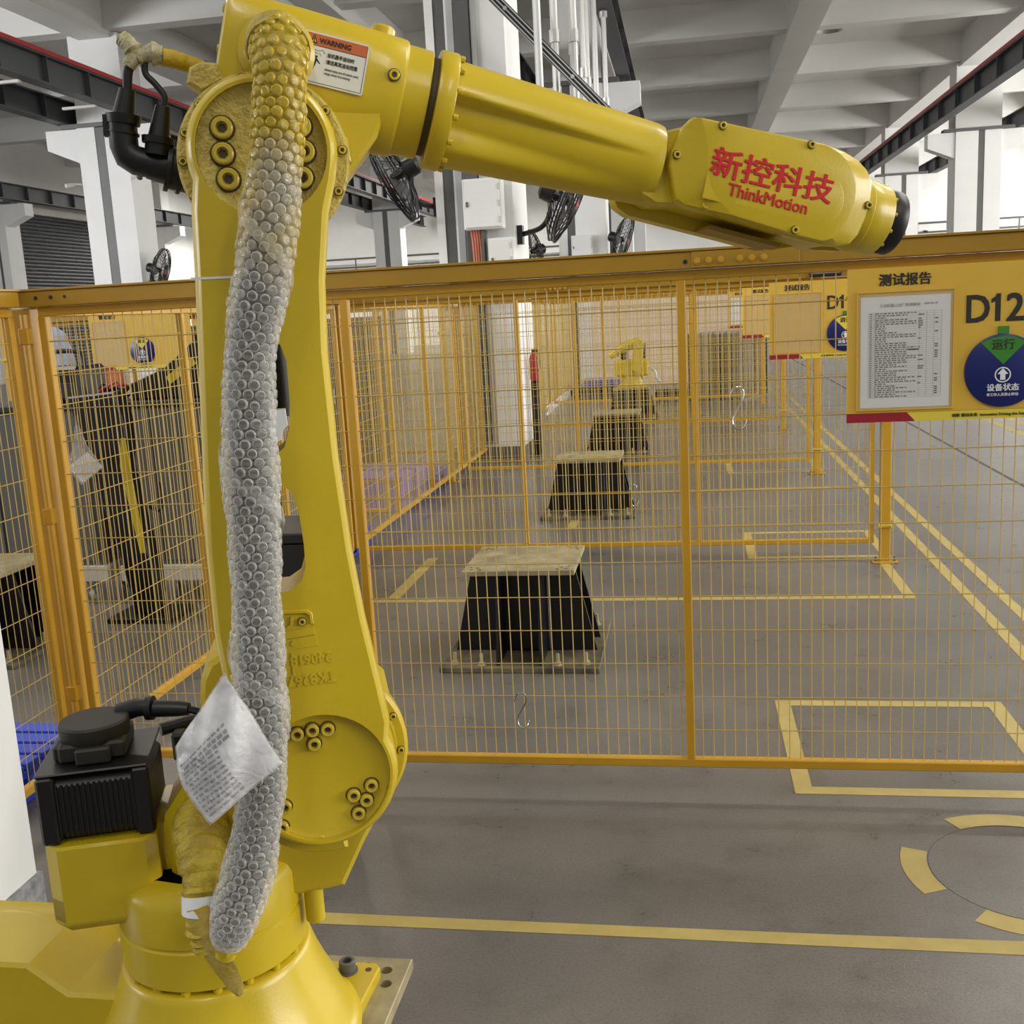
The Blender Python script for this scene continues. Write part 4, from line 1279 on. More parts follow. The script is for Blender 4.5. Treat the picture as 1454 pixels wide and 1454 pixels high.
# ---- wrist
cov = [(.833, 1.9225), (.920, 1.9055), (1.049, 1.8775), (1.080, 1.866), (1.1035, 1.8525), (1.119, 1.837), (1.1265, 1.819), (1.1265, 1.800), (1.1235, 1.783), (1.115, 1.760), (1.1045, 1.7395), (1.089, 1.7255), (1.067, 1.7225), (1.045, 1.7255), (1.001, 1.7365), (.815, 1.793), (.802, 1.802), (.798, 1.8155), (.7925, 1.854), (.7975, 1.875), (.8165, 1.9085)]
inn = [(.838, 1.9190), (.917, 1.9020), (1.044, 1.8735), (1.064, 1.862), (1.078, 1.848), (1.088, 1.832), (1.0925, 1.816), (1.0925, 1.802), (1.0905, 1.788), (1.084, 1.772), (1.076, 1.757), (1.066, 1.744), (1.052, 1.734), (1.036, 1.731), (.998, 1.7405), (.884, 1.776), (.858, 1.803), (.848, 1.822), (.8455, 1.850), (.8465, 1.872), (.8425, 1.900)]
b = MB(RX)
n = len(cov)
ly = [[(x, .040, z) for x, z in cov], [(x, .0575, z) for x, z in cov], [(x, .0600, z) for x, z in inset_poly(cov, .0022)], [(x, .0745, z) for x, z in inn], [(x, .0755, z) for x, z in inset_poly(inn, .003)]]
b.loft([[Vector(p) for p in L] for L in ly])
wc = b.build('wrist_cover', M['robot'], robot, angle=22)
# raised pad that carries the writing, with a rounded right end
cx, cz = AX(.632, 0).x, AX(.632, 0).z
padA = AX(.425, .034); padD = AX(.425, -.045)
pad = [(padA.x, padA.z)] + [(lambda p: (p.x, p.z))(AX(.622 + .034 * math.cos(math.radians(a)), -.0055 + .0395 * math.sin(math.radians(a)))) for a in range(90, -91, -15)] + [(padD.x, padD.z)]
b = MB(RX)
b.slab(pad, [(0, 0), (1, .0035)], fn=lambda x, z, d: (x, .0750 + d * (.0003 + .0008 * min(1, max(0, ((Vector((x, 0, z)) - AO).dot(AE) - .43) / .16))), z)); b.build('name_pad', M['robot'], wc)
for (u, z, nn) in ((.872, 1.9065, .0748), (1.016, 1.8755, .0748), (.803, 1.868, .0618), (.846, 1.7930, .0632), (.988, 1.7490, .0748), (1.1185, 1.783, .0632)):
    sock_bolt(wc, u, nn, z, .0056, .005, True)
WT = lambda u, z, n=.0763: frame(RX((u, n, z)), (AE.x, 0, AE.z - .005), (AP.x, 0, AP.z))
text('新控科技', .0455, M['redtext'], wc, WT(.8485, 1.8412), 'red_lettering', extrude=.0006, bold=.0009, sx=1.135, space=1.0)
text('ThinkMotion', .0262, M['redtext'], wc, WT(.8770, 1.8060), 'red_lettering', extrude=.0006, bold=.0004, sx=.985)
# wrist body: near cheek, far cheek and underside pocket
near = [(.772, 1.906), (.836, 1.919)] + cov[1:16] + [(.775, 1.795), (.748, 1.812), (.742, 1.85), (.750, 1.885)]
near = inset_poly(near, .003)
b = MB(RX); b.slab(near, [(-.040, .0), (.026, 0), (.034, .002), (.0405, .004)], fn=UZ)
far = [(.760, 1.885), (.738, 1.860), (.730, 1.825), (.738, 1.803), (.756, 1.790), (.923, 1.744), (.965, 1.732), (1.00, 1.7255), (1.052, 1.731), (1.075, 1.723), (1.137, 1.718), (1.150, 1.74), (1.145, 1.80), (1.11, 1.845), (1.05, 1.872), (.92, 1.900), (.80, 1.915)]
b.slab(far, [(-.092, .014), (-.082, .002), (-.074, 0), (-.041, 0)], fn=UZ)
b.build('wrist_body', M['robot'], robot)
b = MB(RX); b.slab([(.872, 1.7655), (.992, 1.7325), (.986, 1.7265), (.868, 1.7595)], [(-.070, 0), (.020, 0)], fn=UZ); b.build('pocket_shade', mat('robot_shaded_pocket', rgb(150, 118, 22), .5), robot)  # darker robot yellow, the pocket's shade is put into the colour
b = MB(RX)
b.loft([sup(.655, .050, .050, 2, 0), sup(.690, .056, .056, 2, 0), sup(.712, .0605, .0605, 2, 0), sup(.716, .0605, .0605, 2, 0), sup(.718, .0590, .0590, 2, 0), sup(.735, .0585, .0585, 2, 0), sup(.737, .0575, .0575, 2, 0), sup(.753, .0570, .0570, 2, 0), sup(.756, .0555, .0555, 2, 0), sup(.757, .045, .045, 2, 0)])
wr = b.build('wrist_ring', M['robot'], robot)
for k in range(12):
    a = 2 * PI * k / 12 + .1
    b = MB(RX); b.lathe([(.0032, 0), (.0032, .004), (.0002, .0042)], AX(.7575, .0505 * math.sin(a), .0505 * math.cos(a)), AE, 8); b.build('ring_screw', M['bolt'], wr)
b = MB(RX)
b.loft([sup(.7572, .044, .044, 2, 0), sup(.7575, .0475, .0475, 2, 0), sup(.766, .0515, .0515, 2, 0), sup(.782, .0515, .0515, 2, 0), sup(.785, .0495, .0495, 2, 0), sup(.7852, .028, .028, 2, 0), sup(.779, .027, .027, 2, 0)])
b.build('tool_flange', M['black'], robot)

# ---- plugs on the far side of the elbow, left of the arm
b = MB(RX)
b.tube([(.095, .03, 1.866), (.058, .035, 1.873)], [.031, .029], 18); b.tube([(.060, .035, 1.8725), (.054, .036, 1.874)], .033, 18); b.tube([(.074, .032, 1.870), (.069, .033, 1.871)], .034, 18)
b.tube([(.056, .036, 1.873), (.030, .040, 1.879)], [.0235, .0205], 14)
b.tube([(.036, .040, 1.878), (.016, .043, 1.883), (.006, .044, 1.890), (.002, .045, 1.902), (.003, .045, 1.935)], [.0195, .0205, .0205, .0195, .0195], 16)
b.tube([(.003, .045, 1.918), (.0035, .045, 1.921)], .0215, 16)
b.tube([(.004, .045, 1.931), (.0055, .045, 1.943)], [.0225, .0245], 16)
b.obox((-.018, .045, 1.930), (1, 0, 0), (0, 1, 0), (.05, 0, 1), .004, .008, .014)
b.tube([(.0058, .045, 1.942), (.015, .047, 1.977)], [.0155, .0112], 14)
b.tube([(.046, .05, 1.888), (.049, .05, 1.905)], .018, 14); b.tube([(.048, .05, 1.903), (.0495, .05, 1.912)], [.0215, .0225], 14); b.tube([(.050, .05, 1.911), (.060, .05, 1.953)], [.0150, .0105], 14)
cn = b.build('elbow_plug', M['black'], robot); cn['kind'] = 'stuff'
b = MB(RX); b.tube(catmull([(.0145, .047, 1.974), (.020, .048, 2.003), (.036, .05, 2.018), (.05, .05, 2.022)]), .0066, 10); b.tube(catmull([(.062, .05, 1.955), (.063, .05, 1.968), (.052, .05, 1.984), (.042, .05, 1.996), (.043, .05, 2.012), (.052, .05, 2.022)]), .0046, 10); b.build('elbow_cable', M['rubber'], cn)['kind'] = 'stuff'
b = MB(RX)
rn = random.Random(3)
for pth, r in (([(.020, .05, 2.006), (.030, .052, 2.022), (.022, .052, 2.036), (.014, .05, 2.044)], (.010, .013, .011, .004)), ([(.034, .05, 2.018), (.05, .05, 2.022), (.066, .048, 2.020)], (.011, .016, .012))):
    cp = catmull(pth, 5)
    rr = [r[min(int(i / 5), len(r) - 1)] * rn.uniform(.8, 1.15) for i in range(len(cp))]
    b.tube(cp, rr, 10)
b.build('masking_tape', mat('crinkled_pale_tape', rgb(206, 200, 170), .6, vscale=60, col2=rgb(150, 140, 96), bump=.6, bscale=90), cn)['kind'] = 'stuff'
b = MB(RX); b.tube(catmull([(.064, .046, 2.019), (.08, .04, 2.017), (.10, .03, 2.012), (.118, .02, 2.006)], 5), [.0115, .0128, .012, .0128, .0122, .013, .0115, .0125, .012, .0118, .0125, .0125, .0125, .0125, .0125, .012][:16], 12); b.build('taped_cable', mat('yellow_wrapped_tape', rgb(196, 164, 40), .5, var=.1, vscale=40, bump=.4, bscale=80), cn)
b = MB(RX); b.tube([(.116, .021, 2.007), (.13, .015, 2.003), (.17, 0, 1.995)], [.0135, .0125, .012], 12); b.build('black_sleeve', M['rubber'], cn)

# ---- bubble-wrapped cable
HP = [(.2215, .098, 2.012), (.2225, .150, 2.010), (.2245, .205, 1.992), (.2235, .236, 1.955), (.2135, .243, 1.873), (.188, .243, 1.745), (.156, .243, 1.615), (.142, .243, 1.479), (.136, .243, 1.337), (.126, .243, 1.192), (.119, .243, 1.061), (.102, .240, .960), (.080, .236, .882), (.058, .230, .825), (.047, .224, .790)]
HC = catmull(HP, 10)
b = MB(RX)
L = [0]
for i in range(1, len(HC)): L.append(L[-1] + (HC[i] - HC[i - 1]).length)


def at_len(l):
    for i in range(1, len(HC)):
        if L[i] >= l or i == len(HC) - 1:
            f = (l - L[i - 1]) / (L[i] - L[i - 1])
            return HC[i - 1].lerp(HC[i], f), (HC[i] - HC[i - 1]).normalized()


k = 0; l = 0; pts = []; rr = []
while l < L[-1]:
    pts.append(at_len(l)[0]); rr.append(.0275 if k % 2 else .0255); k += 1; l += .004
b.tube(pts, rr, 20)
hose = b.build('cable_sheath', M['hose'], robot)
rn = random.Random(11)
b = MB(RX); bb = MB(RX); br = MB(RX)
frames = []
l = .004; row = 0
up0 = None
rings = []
while l < L[-1] - .002:
    c, t = at_len(l)
    if up0 is None: u = t.orthogonal().normalized()
    else: u = (up0 - t * up0.dot(t)).normalized()
    up0 = u; w = t.cross(u)
    lay = .0325 + .0022 * math.sin(l * 21) + .0012 * math.sin(l * 57 + 1)
    if l > L[-1] - .05: lay -= .010 * (1 - (L[-1] - l) / .05)
    if l < .05: lay -= .006 * (1 - l / .05)
    NB = 13
    for k in range(NB):
        a = 2 * PI * (k + .5 * (row % 2)) / NB + l * 1.6
        d = u * math.cos(a) + w * math.sin(a)
        q = w * math.cos(a) - u * math.sin(a)
        jt = rn.uniform(-.0012, .0012)
        o = c + d * (lay - .001 + rn.uniform(-.0006, .0006)) + t * jt
        r = .0070 * rn.uniform(.90, 1.06)
        hgt = r * rn.uniform(.55, .82)
        dd = (d + t * rn.uniform(-.12, .12) + q * rn.uniform(-.12, .12)).normalized()
        q2 = dd.orthogonal().normalized(); t2 = dd.cross(q2)
        RG = lambda fr, fh: [o + dd * (fh * hgt) + (q2 * math.cos(2 * PI * m / 10) + t2 * math.sin(2 * PI * m / 10)) * (fr * r) for m in range(10)]
        br.loft([RG(1.04, -.1), RG(1.0, .48), RG(.90, .78), RG(.74, .90)], caps=False)
        bb.loft([RG(.73, .90), RG(.40, 1.0)])
    if row % 1 == 0:
        ring = []
        for k in range(26):
            a = 2 * PI * k / 26
            ring.append(c + (u * math.cos(a) + w * math.sin(a)) * (lay + rn.uniform(-.0010, .0010)))
        rings.append(ring)
    l += .0124; row += 1
b.loft(rings, caps=False)
fm = b.build('wrap_film', M['film'], hose, angle=60)
r_ = br.build('bubble_rim', M['rim'], hose, angle=70); r_['kind'] = 'stuff'
bw = bb.build('bubble_wrap', M['bubble'], hose, angle=70); bw['kind'] = 'stuff'
# raised helical edges where one turn of the wrap ends on the next
for (l0, turns, ln) in ((.32, .55, .10), (.62, .75, .13), (.90, .6, .10)):
    pts = []
    for k in range(20):
        f = k / 19
        c, t = at_len(l0 + ln * f)
        u = Vector((0, 1, 0)); u = (u - t * u.dot(t)).normalized(); w = t.cross(u)
        a = (f - .5) * 2 * PI * turns
        pts.append((c + (u * math.cos(a) + w * math.sin(a)) * .0385, t, (u * math.cos(a) + w * math.sin(a))))
    b = MB(RX)
    b.loft([[p + t * (.009 + rn.uniform(-.002, .002)) + d * .001, p + t * .003 + d * (.0022 + rn.uniform(-.001, .0012)), p - t * .004 + d * (.0015 + rn.uniform(-.001, .001)), p - t * (.010 + rn.uniform(-.003, .002)) + d * .0010, p - t * .009 - d * .0012, p + t * .008 - d * .0012] for p, t, d in pts])
    b.build('wrap_edge', M['film'], hose)
# crumpled yellow paper tape at the top end, taped lower end and its fitting
tp = mat('paint_covered_tape', rgb(190, 168, 70), .55, vscale=30, col2=rgb(140, 120, 40), bump=.8, bscale=70)
b = MB(RX); cp = catmull(HP[:4], 8)[:18]
b.tube(cp, [.0385 + .0022 * math.sin(i * 1.9) for i in range(len(cp))], 22); b.build('top_tape', tp, hose)
e0, et = at_len(L[-1] - .001)
b = MB(RX); b.tube([e0 - et * .012, e0 + et * .010], [.030, .024], 18); b.build('end_tape', M['pouch'], hose)
b = MB(RX); b.tube([e0 + et * .008, e0 + et * .022], .019, 6); b.tube([e0 + et * .020, e0 + et * .034], [.016, .015], 14); b.tube([e0 + et * .018, e0 + Vector((.0, -.08, -.03))], .014, 12)
b.build('cable_gland', M['robot'], robot)

# ---- taped cable stub on the turret
b = MB(RX)
ST = catmull([(.006, .070, .905), (.008, .105, .900), (.010, .140, .888), (.012, .168, .862), (.011, .184, .828), (.009, .190, .795), (.014, .190, .762)], 7)
b.tube(ST, [(.040 if i < 12 else .034 if i < 20 else .0300 - .0003 * (i - 20)) + .0020 * math.sin(i * 2.3) + .0012 * math.sin(i * 5.1) for i in range(len(ST))], 20)
stub = b.build('taped_stub', mat('yellow_masked_stub', rgb(196, 172, 48), .55, vscale=22, col2=rgb(150, 126, 34), bump=.9, bscale=60), robot)
b = MB(RX); b.tube(ST[26:32], .0305, 18); b.build('white_tape', M['paper'], stub)
b = MB(RX)
tail = [((.006, .212, .835), .034), ((.012, .217, .800), .036), ((.024, .216, .765), .038), ((.036, .212, .730), .034), ((.046, .208, .700), .026), ((.050, .206, .684), .010)]
rg = []
for (p, wd_) in tail:
    p = Vector(p); sd = Vector((.93, .25, .28)).normalized() * (wd_ / 2)
    rg.append([p - sd, p + Vector((0, .0035, 0)), p + sd, p - Vector((0, .0012, 0))])
b.loft(rg); b.build('tape_tail', M['mask'], stub)

# ---- tag in a clear pouch hanging over the wrapped cable
pg = thing('tag_pouch', 'white printed tag in a clear plastic pouch hanging from the bubble-wrapped cable', 'tag', (J1X, J1Y, ZR), PHI)
T, Lf, B, R = Vector((.086, .292, 1.206)), Vector((.016, .305, 1.118)), Vector((.049, .315, 1.007)), Vector((.149, .300, 1.075))


def pouch_pt(a, c, off=0.0):
    """a along T->R, c along T->L"""
    p = T * ((1 - a) * (1 - c)) + R * (a * (1 - c)) + Lf * ((1 - a) * c) + B * (a * c)
    bulge = math.sin(a * PI) * math.sin(c * PI)
    p = p + Vector((0, .016 * bulge, 0))
    p = p + Vector((-.014, 0, .004)) * (math.sin(c * PI * .5) ** 2 * math.sin(a * PI)) * .9
    fold = .0045 * math.sin(10 * (a - c)) * (1 - .6 * (a + c) / 2) + .0022 * math.sin(27 * a + 13 * c) * (1 - a) * (1 - .5 * c)
    return p + Vector((0, fold + off, 0))


def sheet(a0, a1, c0, c1, n, off, th):
    b = MB(RX)
    g = [[pouch_pt(a0 + (a1 - a0) * i / n, c0 + (c1 - c0) * j / n, off) for j in range(n + 1)] for i in range(n + 1)]
    h = [[p - Vector((0, th, 0)) for p in r] for r in g]
    vs = [p for r in g for p in r] + [p for r in h for p in r]
    m = (n + 1) ** 2
    fs = []
    for i in range(n):
        for j in range(n):
            q = i * (n + 1) + j
            fs.append((q, q + 1, q + n + 2, q + n + 1)); fs.append((q + m, q + m + n + 1, q + m + n + 2, q + m + 1))
    for i in range(n):
        for (q, q2) in ((i, i + 1), (i * (n + 1), (i + 1) * (n + 1)), (i * (n + 1) + n, (i + 1) * (n + 1) + n), (n * (n + 1) + i, n * (n + 1) + i + 1)):
            fs.append((q, q2, q2 + m, q + m))
    b.add(vs, fs)
    return b


sheet(.02, .99, .02, .99, 16, -.002, .0006).build('paper_tag', M['paper'], pg)
sheet(0, 1, 0, 1, 20, .0015, .0004).build('clear_pouch', M['pouch'], pg, angle=180)
b = MB(RX)
rn = random.Random(4)
for k in range(13):
    a = .30 + k * .052
    c = .48 if k > 2 else .30
    end = .95
    while c < end:
        w = rn.uniform(.03, .10); c1 = min(c + w, end)
        for (x0, x1) in ((c, c1),):
            b.add([pouch_pt(a, x0, -.0010), pouch_pt(a, x1, -.0010), pouch_pt(a + (.022 if k not in (1, 2) else .034), x1, -.0010), pouch_pt(a + (.022 if k not in (1, 2) else .034), x0, -.0010)], [(0, 1, 2, 3)])
        c = c1 + .02
o = b.build('printed_text', M['inkgrey'], pg, flat=True); o['kind'] = 'stuff'

# ================================================================ things in the neighbouring cells
dup(pd, (-3.76, 5.06, 0), label='black pedestal in the left row seen beside the corner post')


def trolley(loc, W, label):
    t = thing('grey_trolley', label, 'trolley', loc, group=None)
    b = MB(); b.box(0, W, 0, .5, .245, 1.20, .006); b.build('cabinet_body', M['grey'], t)
    b = MB(); b.box(-.02, W + .02, -.03, .53, .145, .243, .004); b.build('base_beam', M['palegrey'], t)
    b = MB(); b.box(-.01, W + .01, -.02, .52, 1.2005, 1.235, .004); b.build('table_top', M['dusty'], t)
    n = 4
    for k in range(n):
        x0 = .02 + (W - .04) * k / n
        b = MB(); b.box(x0 + .008, x0 + (W - .04) / n - .008, -.012, -.0005, .27, 1.18, .003); b.build('front_panel', M['grey'], t)
    for x in (.12, W - .12):
        for y in (.06, .44):
            b = MB(); b.lathe([(.03, -.018), (.045, -.015), (.045, .015), (.03, .018)], (x, y, .046), (1, 0, 0), 18); w = b.build('caster_wheel', M['galv'], t)
            b = MB(); b.box(x - .03, x - .024, y - .03, y + .03, .05, .144); b.box(x + .024, x + .03, y - .03, y + .03, .05, .144); b.box(x - .03, x + .03, y - .03, y + .03, .12, .144); b.build('caster_fork', M['galv'], t)
    return t


trolley((-4.42, 5.92, 0), .86, 'grey equipment trolley on casters in the left row, half behind the corner post')
trolley((-3.42, 5.92, 0), 1.06, 'wide grey equipment trolley on casters in the left row beside the side fence')

# black housings and parts lying on the trolleys
t = thing('control_box', 'black control box with a folded dark screen on the left trolley', 'box', (-3.98, 6.0, 1.236))
b = MB(); b.box(0, .36, 0, .32, 0.0005, .22, .02); b.build('box_body', M['blackpaint'], t)
b = MB(); b.box(.02, .34, -.008, -.0005, .03, .12, .003); b.build('screen', M['dusty'], t)
b = MB(); b.tube(catmull([(.05, .16, .221), (.08, .16, .30), (.28, .16, .30), (.31, .16, .221)]), .014, 8); b.build('carry_handle', M['rubber'], t)
t = thing('folded_machine', 'black folded machine with yellow cover strips on the wide trolley', 'machine', (-3.30, 6.0, 1.236))
b = MB(); b.slab([(0, 0.001), (.85, .001), (.85, .25), (.62, .34), (.42, .33), (.22, .18), (.0, .10)], [(0, .01), (.02, 0), (.36, 0), (.38, .01)], fn=lambda x, z, d: (x, d, z)); b.build('machine_body', M['blackpaint'], t)
b = MB(); b.slab([(.24, .13), (.42, .24), (.44, .20), (.27, .09)], [(-.012, 0), (-.001, 0)], fn=lambda x, z, d: (x, d, z)); b.build('yellow_cover', M['robot'], t)
b = MB(); b.box(.56, .86, -.012, -.001, .10, .15, .003); b.build('yellow_strip', M['robot'], t)
for k in range(5):
    b = MB(); b.disc((.50 + k * .075, .1, .30 - .0 * k + (0.02 if k < 2 else -.03)), (0, 0, 1), .022, .07, 10); b.build('black_knob', M['black'], t)
t = thing('cable_bundle', 'tangle of dark red and black cables between the machines on the trolleys', 'cables', (-3.585, 6.05, 1.2365))
rn = random.Random(8)
for k in range(7):
    p = [(rn.uniform(0, .1), rn.uniform(0, .1), .012)]
    for j in range(5): p.append((rn.uniform(0, .25), rn.uniform(-.08, .14), rn.uniform(.012, .10)))
    b = MB(); b.tube(catmull(p, 5), .009, 6); b.build('cable', M['red'] if k % 3 == 0 else M['rubber'], t)
t = thing('machine_stand', 'black slanting machine stand with a yellow stripe in front of the trolleys', 'stand', (-3.20, 5.55, 0))
b = MB(); b.slab([(-.24, 1.30), (.05, 1.32), (.09, 1.10), (.06, .90), (.10, .62), (.16, .30), (.16, .14), (.0, .14), (-.06, .5), (-.18, .95)], [(0, .01), (.01, 0), (.12, 0), (.13, .01)], fn=lambda x, z, d: (x, d, z)); b.build('stand_column', M['blackpaint'], t)
b = MB(); b.slab([(.062, 1.06), (.085, 1.06), (.118, .56), (.128, .40), (.098, .40), (.072, .62), (.038, .90)], [(-.012, 0), (-.001, 0)], fn=lambda x, z, d: (x, d, z)); b.build('yellow_stripe', M['robot'], t)
b = MB(); b.box(-.12, .28, -.08, .24, .001, .03, .004); b.box(-.0, .15, .02, .12, .03, .145, .004); b.build('stand_foot', M['blackpaint'], t)
b = MB(); b.tube(catmull([(.15, .05, .66), (.22, .04, .64), (.25, .04, .72), (.245, .04, .80)]), .012, 8); b.build('lever', M['black'], t)

# second printed tag in a clear bag, hung on the stand
t = thing('tag_pouch', 'white square tag in a clear bag hanging by its corner behind the side fence', 'tag', (-3.34, 5.44, .83))
b = MB(); b.slab([(-.08, .09), (.0, .0), (.13, .085), (.05, .17)], [(0, 0), (.002, 0)], fn=lambda x, z, d: (x, d, z)); b.build('paper_tag', M['paper'], t)
b = MB()
g = [[(-.09 + .0 * i, 0, 0)] for i in range(2)]
b.loft([[Vector((-.09, -.004, .09)), Vector((.0, -.012, -.012)), Vector((.14, -.004, .085)), Vector((.06, .006, .18)), Vector((-.02, .008, .17))], [Vector((-.03, -.006, .20)), Vector((.01, -.012, .16)), Vector((.06, -.006, .20)), Vector((.04, .006, .22)), Vector((-.01, .008, .22))], [Vector((.0, -.004, .32)), Vector((.012, -.008, .32)), Vector((.024, -.004, .32)), Vector((.02, .004, .32)), Vector((.006, .005, .32))]])
b.build('clear_bag', M['pouch'], t)
b = MB(); b.tube([(.012, 0, .315), (.012, .02, .40), (.02, .105, .43)], .004, 6); b.build('tie', M['rubber'], t)

# things at the back of the left row
dup(sg3, (-4.70, 8.03, 1.345), label='station sign with a dark dial on the left row fence above the trolleys')
t = thing('pillar', 'slim orange painted pillar far behind the left trolleys', 'pillar', (-6.95, 12.1, 0))
b = MB(); b.box(0, .17, 0, .17, 0.001, 2.05, .005); b.build('pillar_shaft', M['pink'], t)
b = MB(); b.box(-.05, .22, -.05, .22, 2.0505, 2.09, .004); b.build('pillar_cap', M['pink'], t)
b = MB(); b.box(.30, .5, .05, .09, .001, 2.0); 
t = thing('strip_curtain', 'white hanging strip curtain far behind the left trolleys', 'curtain', (-6.70, 12.2, 0))
b = MB(); b.box(-.05, .72, -.03, .05, 2.0, 2.08, .004); b.build('curtain_rail', M['palegrey'], t)
for k in range(5):
    b = MB(); b.box(.01 + k * .132, .01 + k * .132 + .122, -.004 + .006 * (k % 2), .000 + .006 * (k % 2), .02, 2.0); b.build('curtain_strip', M['signwhite'], t)
for x in (-.045, .705):
    b = MB(); b.box(x, x + .02, -.015, .015, 0.001, 2.0); b.build('curtain_post', M['palegrey'], t)
t = thing('draped_machine', 'machine under a pale blue plastic drape far back in the left row', 'machine', (-7.55, 11.8, 0))
b = MB(); b.lathe([(.34, .001), (.36, .3), (.30, .9), (.27, 1.35), (.20, 1.65), (.06, 1.78), (.0002, 1.8)], (.1, 0, 0), (0, 0, 1), 18); b.build('plastic_drape', mat('pale_blue_plastic', rgb(150, 168, 196), .3, var=.15, vscale=6, bump=.4, bscale=12), t)
for i, (x, y, w, lb) in enumerate(((-4.55, 8.75, 1.2, 'tall dark brown cabinet behind the side fence, nearer one'), (-4.45, 10.6, 1.25, 'tall dark brown cabinet behind the side fence, farther one'))):
    t = thing('tall_cabinet', lb, 'cabinet', (x, y, 0))
    cm = M.setdefault('brown', mat('dark_brown_cabinet', rgb(72, 62, 48), .5, var=.1))
    b = MB(); b.box(0, w, 0, .6, .001, 1.66, .008); b.build('cabinet_body', cm, t)
    for k in range(3):
        b = MB(); b.box(.02 + k * (w - .04) / 3 + .01, .02 + (k + 1) * (w - .04) / 3 - .01, -.016, -.0005, .06, 1.6, .004); d = b.build('cabinet_door', cm, t)
        b = MB(); b.box(.02 + k * (w - .04) / 3 + .04, .02 + k * (w - .04) / 3 + .055, -.028, -.0165, .8, .95, .003); b.build('door_handle', M['galv'], d)
    b = MB(); b.box(w + .0005, w + .012, .05, .55, .06, 1.6, .003); b.build('side_panel', cm, t)

# plastic pallets and crates
def pallet(loc, rz, m, label):
    t = thing('plastic_pallet', label, 'pallet', loc, rz, group=None)
    for k in range(7):
        b = MB(); b.box(0, .9, k * .1, k * .1 + .08, .115, .14, .003); b.build('deck_slat', M[m], t)
    for x in (0, .41, .82):
        b = MB(); b.box(x, x + .08, 0, .68, .09, .1145, .003); b.box(x, x + .08, 0, .68, .001, .022, .003)
        for y in (0, .29, .58): b.box(x, x + .08, y, y + .1, .0225, .0895, .003)
        b.build('skid', M[m], t)
    return t


pallet((-3.27, 2.98, 0), 0, 'blue', 'blue plastic pallet under the side panel beside the black motor')
pallet((-3.24, 6.85, 0), 0, 'blue', 'blue plastic pallet behind the side fence left of the second fence')
pallet((-3.31, 9.76, 0), 0, 'blue', 'blue plastic pallet poking from under the side fence beside the third fence post')
for i, (x, y, lb) in enumerate(((-3.05, 8.75, 'mauve plastic crate behind the side fence, nearer one'), (-3.05, 9.25, 'mauve plastic crate behind the side fence, middle one'))):
    t = thing('plastic_crate', lb, 'crate', (x, y, 0.0005), group=None)
    b = MB(); b.slab([(0, 0), (.62, 0), (.62, .42), (0, .42)], [(0.0, .012), (.30, 0)], holes=[]); b.build('crate_body', M['mauve'], t)
    b = MB(); b.slab([(-.012, -.012), (.632, -.012), (.632, .432), (-.012, .432)], [(.27, 0), (.302, 0)], holes=[[(.03, .03), (.59, .03), (.59, .39), (.03, .39)]]); b.build('crate_rim', M['mauve'], t)
for i in range(2):
    t = thing('plastic_crate', ('blue crate on the floor far behind the third pedestal', 'second blue crate right of it far behind the third pedestal')[i], 'crate', (-1.95 + i * .42, 20.2, .0005))
    b = MB(); b.slab([(0, 0), (.38, 0), (.38, .3), (0, .3)], [(0, .01), (.30, 0)]); b.build('crate_body', M['blue'], t)
    b = MB(); b.slab([(-.01, -.01), (.39, -.01), (.39, .31), (-.01, .31)], [(.27, 0), (.302, 0)], holes=[[(.03, .03), (.35, .03), (.35, .27), (.03, .27)]]); b.build('crate_rim', M['palegrey'], t)

# black box added behind the lower arm as the dark shape in its lower slot
t = thing('slot_backing', 'plain black box added behind the robot as the dark shape in its lower arm slot', 'backing', (-1.20, 2.96, 0))
b = MB(); b.slab([(-.14, -.14), (.14, -.14), (.14, .14), (-.14, .14)], [(0.001, .03), (.02, .025), (1.03, 0.0)]); b.build('backing_body', M['blackpaint'], t)
b = MB(); b.slab([(-.15, -.15), (.15, -.15), (.15, .15), (-.15, .15)], [(1.031, .014), (1.035, .01), (1.058, .01), (1.062, .014)]); b.build('backing_lid', M['blackpaint'], t)

# ---- far end of the row
wall('wall_partition', -1.9, 1.5, 22.2, 22.3, 0.0, 2.15, 'beige')
t = thing('small_robot', 'small folded yellow robot standing on the fourth pedestal', 'robot', (-.80, 15.7, .4605))
b = MB(); b.box(-.2, .2, -.2, .2, 0, .03, .004); b.lathe([(.18, .03), (.14, .12), (.13, .16)], (0, 0, 0), (0, 0, 1), 20); b.build('robot_base', M['robot'], t)
b = MB(); b.box(-.24, .26, -.16, .18, .161, .40, .03); b.build('turret', M['robot'], t)
b = MB(); b.slab([(.02, .25), (.14, .22), (.20, .62), (.14, .70), (.05, .66)], [(-.24, .004), (-.235, 0), (-.165, 0), (-.161, .004)], fn=lambda x, z, d: (x, d, z)); b.build('robot_lower_arm', M['robot'], t)
b = MB(); b.tube([(.12, -.08, .63), (-.05, -.08, .60), (-.30, -.08, .46)], [.085, .075, .055], 14); b.build('forearm', M['robot'], t)
b = MB(); b.box(-.14, -.04, -.05, .05, .401, .58, .01); b.build('motor', M['black'], t)
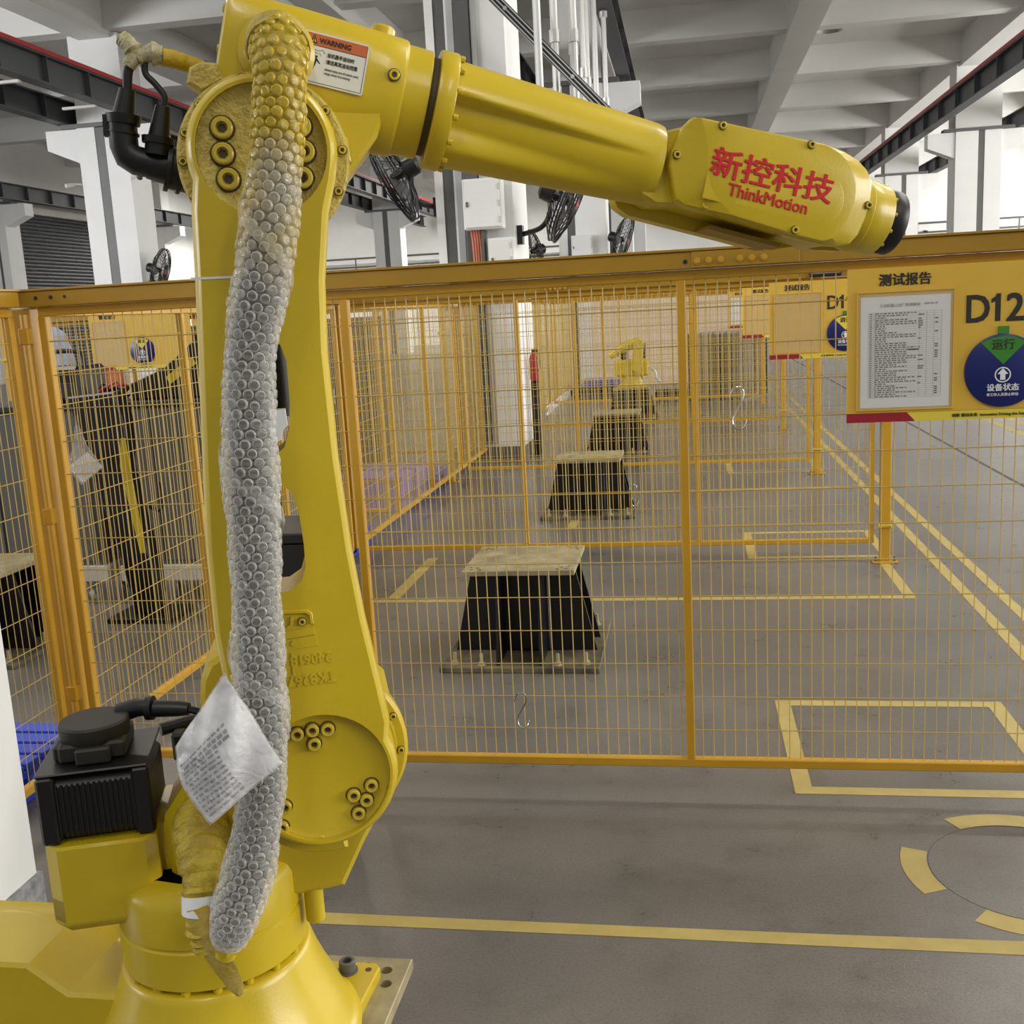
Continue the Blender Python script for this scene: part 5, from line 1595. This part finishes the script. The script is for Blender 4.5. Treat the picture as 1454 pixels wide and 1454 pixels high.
b = MB(); b.tube(catmull([(.26, -.1, .28), (.34, -.12, .22), (.36, -.12, .12), (.42, -.1, .06)]), .02, 8); b.build('white_cable', M['palegrey'], t)
for i, (x0, y0, x1, y1, lb) in enumerate(((.02, 17.75, .55, 18.9, 'leftmost of the spare mesh panels leaning together at the row end'), (.22, 17.75, .75, 18.9, 'second of the spare mesh panels leaning together at the row end'), (.42, 17.75, .95, 18.9, 'third of the spare mesh panels leaning together at the row end'), (.62, 17.75, 1.15, 18.9, 'fourth of the spare mesh panels leaning together at the row end'), (.82, 17.75, 1.35, 18.9, 'rightmost of the spare mesh panels leaning together at the row end'))):
    t = thing('spare_mesh_panel', lb, 'fence panel', (x0, y0, 0), math.atan2(y1 - y0, x1 - x0))
    Wp = 1.25; Hp = 1.12
    b = MB(); b.box(0, Wp, -.012, .012, .001, .03); b.box(0, Wp, -.012, .012, Hp - .03, Hp); b.box(0, .03, -.012, .012, .03, Hp - .03); b.box(Wp - .03, Wp, -.012, .012, .03, Hp - .03); b.build('panel_frame', M['brown'], t)
    b = MB()
    for k in range(1, 26): b.box(.03 + k * .045, .03 + k * .045 + .016, -.004, .004, .03, Hp - .03)
    o = b.build('panel_bars', M['brown'], t, flat=True); o['kind'] = 'stuff'
for i, (x, y, w, lb) in enumerate(((-2.1, 19.4, 1.1, 'long black steel skid on the floor far behind the pedestals, left one'), (-.55, 18.3, .7, 'long black steel skid on the floor far behind the pedestals, right one'))):
    t = thing('steel_skid', lb, 'skid', (x, y, 0))
    for yy in (0, .5):
        b = MB(); b.box(0, w, yy, yy + .08, .06, .16, .005); b.build('skid_beam', M['blackpaint'], t)
    for xx in (.05, w - .13):
        b = MB(); b.box(xx, xx + .08, -.02, .6, .001, .0595, .005); b.build('skid_bearer', M['blackpaint'], t)
t = thing('floor_hose', 'dark hose lying in a curl on the floor far behind the pedestals', 'hose', (-1.5, 18.9, 0))
b = MB(); b.tube(catmull([(-.4, 0, .03), (0, .1, .03), (.4, .3, .03), (.6, .9, .12), (.7, 1.4, .5), (.72, 1.6, .9)]), .028, 8); b.build('hose_pipe', M['rubber'], t)
